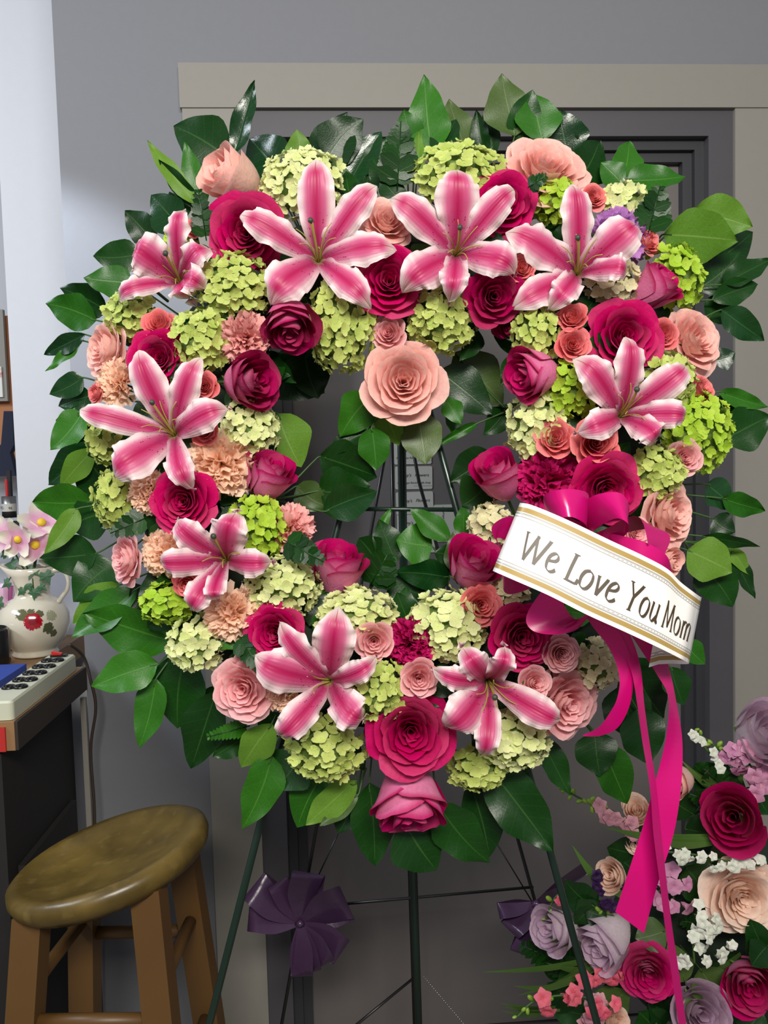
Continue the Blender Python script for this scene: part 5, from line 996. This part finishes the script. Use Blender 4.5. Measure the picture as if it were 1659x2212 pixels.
# foliage
BL = [('dark broad leaves around the top hot pink rose', [(1500, 1760, 1440, 1720, 60, 'D'), (1560, 1700, 1570, 1650, 60, 'D'), (1620, 1700, 1660, 1760, 70, 'D'), (1480, 1790, 1540, 1805, 60, 'D'), (1540, 1690, 1500, 1650, 60, 'D')], .06),
 ('glossy leaves beside the plum flower', [(1285, 1960, 1220, 1900, 60, 'D'), (1300, 1950, 1242, 2002, 66, 'D'), (1310, 1980, 1262, 1965, 50, 'D')], -.01),
 ('olive toothed leaves between the pink roses at the bottom right', [(1440, 2010, 1372, 2028, 62, 'O'), (1510, 2090, 1566, 2176, 76, 'O'), (1480, 2120, 1450, 2040, 50, 'O')], .0),
 ('dark leaf overlapping the large cream rose', [(1665, 2080, 1620, 1985, 60, 'D'), (1660, 2040, 1628, 2090, 60, 'D')], -.05),
 ('green leaf left of the large cream rose', [(1590, 1870, 1518, 1890, 70, 'O'), (1580, 1880, 1500, 1930, 80, 'D'), (1480, 1870, 1540, 1950, 80, 'D')], .04),
 ('pale leaf above the ivory bud at the bottom edge', [(1300, 2190, 1362, 2140, 62, 'O'), (1340, 2160, 1320, 2110, 50, 'D')], .02),
 ('dark leaves behind the cream buds left of the ribbons', [(1400, 1850, 1310, 1830, 70, 'D'), (1390, 1900, 1330, 1850, 60, 'D'), (1430, 1830, 1350, 1800, 60, 'D')], .06),
 ('dark leaves low under the coral snapdragon', [(1260, 2110, 1150, 2060, 70, 'D'), (1280, 2080, 1200, 2120, 70, 'D'), (1330, 2070, 1240, 2050, 70, 'D'), (1250, 2170, 1180, 2120, 60, 'D'), (1290, 2200, 1180, 2180, 60, 'D')], .07),
 ('dark leaves filling behind the lavender rose at the bottom', [(1450, 2190, 1400, 2160, 70, 'D'), (1560, 2200, 1620, 2190, 70, 'D'), (1560, 2120, 1600, 2060, 70, 'D'), (1600, 2230, 1650, 2180, 80, 'D'), (1420, 2230, 1380, 2190, 80, 'D')], .05)]
for lb, lv, off in BL: sprig(lb, lv, root=(lv[0][0], lv[0][1], DBK + .1), d0=DBK + off, group=GF)
def grass(lab, blades, d, mat='D', wid=7):
    e = empty('grass_bunch', P(*blades[0][:2], d), lab, 'foliage', GF)
    for b in blades:
        x0, y0, x1, y1 = b; w = wid; nx, ny = (y1 - y0), -(x1 - x0); l = math.hypot(nx, ny); nx, ny = nx / l * w, ny / l * w; mx, my = (x0 + x1) / 2 + nx * 1.5, (y0 + y1) / 2 + ny * 1.5
        part('blade', ribbon(MB(), [(x0, y0, d, nx * .6, ny * .6, 0), (mx, my, d - .01, nx, ny, .004), (x1, y1, d, nx * .05, ny * .05, 0)], 10, 2), MAT[mat], e)
grass('long dark grass blades reaching left under the lavender roses', [(1330, 2060, 1044, 2100), (1320, 2070, 1120, 2150), (1260, 2040, 1160, 2010), (1240, 2120, 1110, 2130), (1300, 2090, 1180, 2080), (1290, 2060, 1200, 2120)], DBK + .02)
grass('striped flat grass blades at the bottom left of the arrangement', [(1200, 2176, 1080, 2166), (1200, 2188, 1084, 2184), (1210, 2182, 1090, 2175)], DBK + .03, 'D', 5)
grass('flat green grass blades behind the ribbon tails', [(1540, 1806, 1306, 1788), (1540, 1812, 1330, 1796), (1540, 1822, 1400, 1806)], DBK + .0, 'D', 8)
grass('dark slanting grass blade left of the cream rose bud', [(1350, 1940, 1236, 1826), (1345, 1930, 1260, 1870)], DBK + .03, 'D', 9)
grass('dark grass blades at the very bottom centre right', [(1420, 2212, 1380, 2240), (1460, 2180, 1430, 2240), (1470, 2190, 1480, 2250), (1560, 2160, 1580, 2080), (1600, 2060, 1500, 2110)], DBK + .03)
grass('dark grass blades above the top hot pink rose', [(1600, 1720, 1480, 1650), (1590, 1730, 1470, 1640), (1560, 1700, 1520, 1660), (1600, 1700, 1620, 1650)], DBK + .05)
for f in [('dark fern at left of the lower right arrangement', 1290, 2110, 1120, 2040, 90, DBK + .06, 'D', 12), ('fern under the top lavender rose', 1600, 1740, 1520, 1660, 80, DBK + .05, 'D', 9), ('fern between the cream rose and white blossoms', 1560, 2000, 1470, 1990, 60, DBK + .05, 'D', 9), ('fern beside the bottom lavender rose', 1440, 2190, 1420, 2110, 70, DBK + .05, 'D', 9), ('soft fern right of the pale pink bud', 1560, 1740, 1490, 1715, 50, DBK + .04, 'D', 9)]: fern(*f, group=GF)
# ---- purple bows on the rear easel
k = NT('purple_satin'); c = k.hsv(lin((74, 50, 80)), v=k.math('MULTIPLY_ADD', k.noise(12.0), .5, .7)); k.bump(k.noise(30.0), .4, .004); M_pur = k.set(c, .26, spec=.6)
def pbow(lab, cx, cy, d, loops):
    e = empty('purple_bow', P(cx, cy, d), lab, 'bow', 'purple bows on the rear easel')
    for i, (x, y, w) in enumerate(loops):
        L_ = math.hypot(x - cx, y - cy); nx, ny = -(y - cy) / L_, (x - cx) / L_; f = lambda t, s, dz, wi, k2=0.0: (cx + (x - cx) * t + nx * s, cy + (y - cy) * t + ny * s, d + dz, nx * wi, ny * wi, .012 * k2)
        part('loop', ribbon(MB(), [f(0, 0, 0, 5), f(.45, -w * .12, -.016, w * .42, 1), f(.85, -w * .05, -.026, w * .5, 1.3), f(1.0, 0, -.012, w * .52, .4), f(.86, w * .06, .008, w * .48, -1), f(.45, w * .1, .008, w * .4, -1), f(0, 0, 0, 5)], 30, 6), M_pur, e)
    part('knot', MB().tube([P(cx - 8, cy, d), P(cx, cy, d - .008), P(cx + 8, cy + 2, d)], [.005, .008, .005], 10), M_pur, e); return e
pbow('dark purple satin bow on the rear easel, below the wreath at left', 648, 1995, 1.60, [(548, 1912, 70), (668, 1885, 66), (536, 1985, 50), (750, 1950, 74), (738, 2058, 60), (700, 2085, 48), (652, 2110, 44), (676, 2100, 36), (600, 1905, 46)])
pbow('dark purple satin bow beside the lower right arrangement', 1158, 1952, 1.60, [(1076, 1968, 34), (1100, 2010, 50), (1118, 2058, 34), (1130, 2050, 40), (1270, 1872, 24), (1210, 1930, 26)])
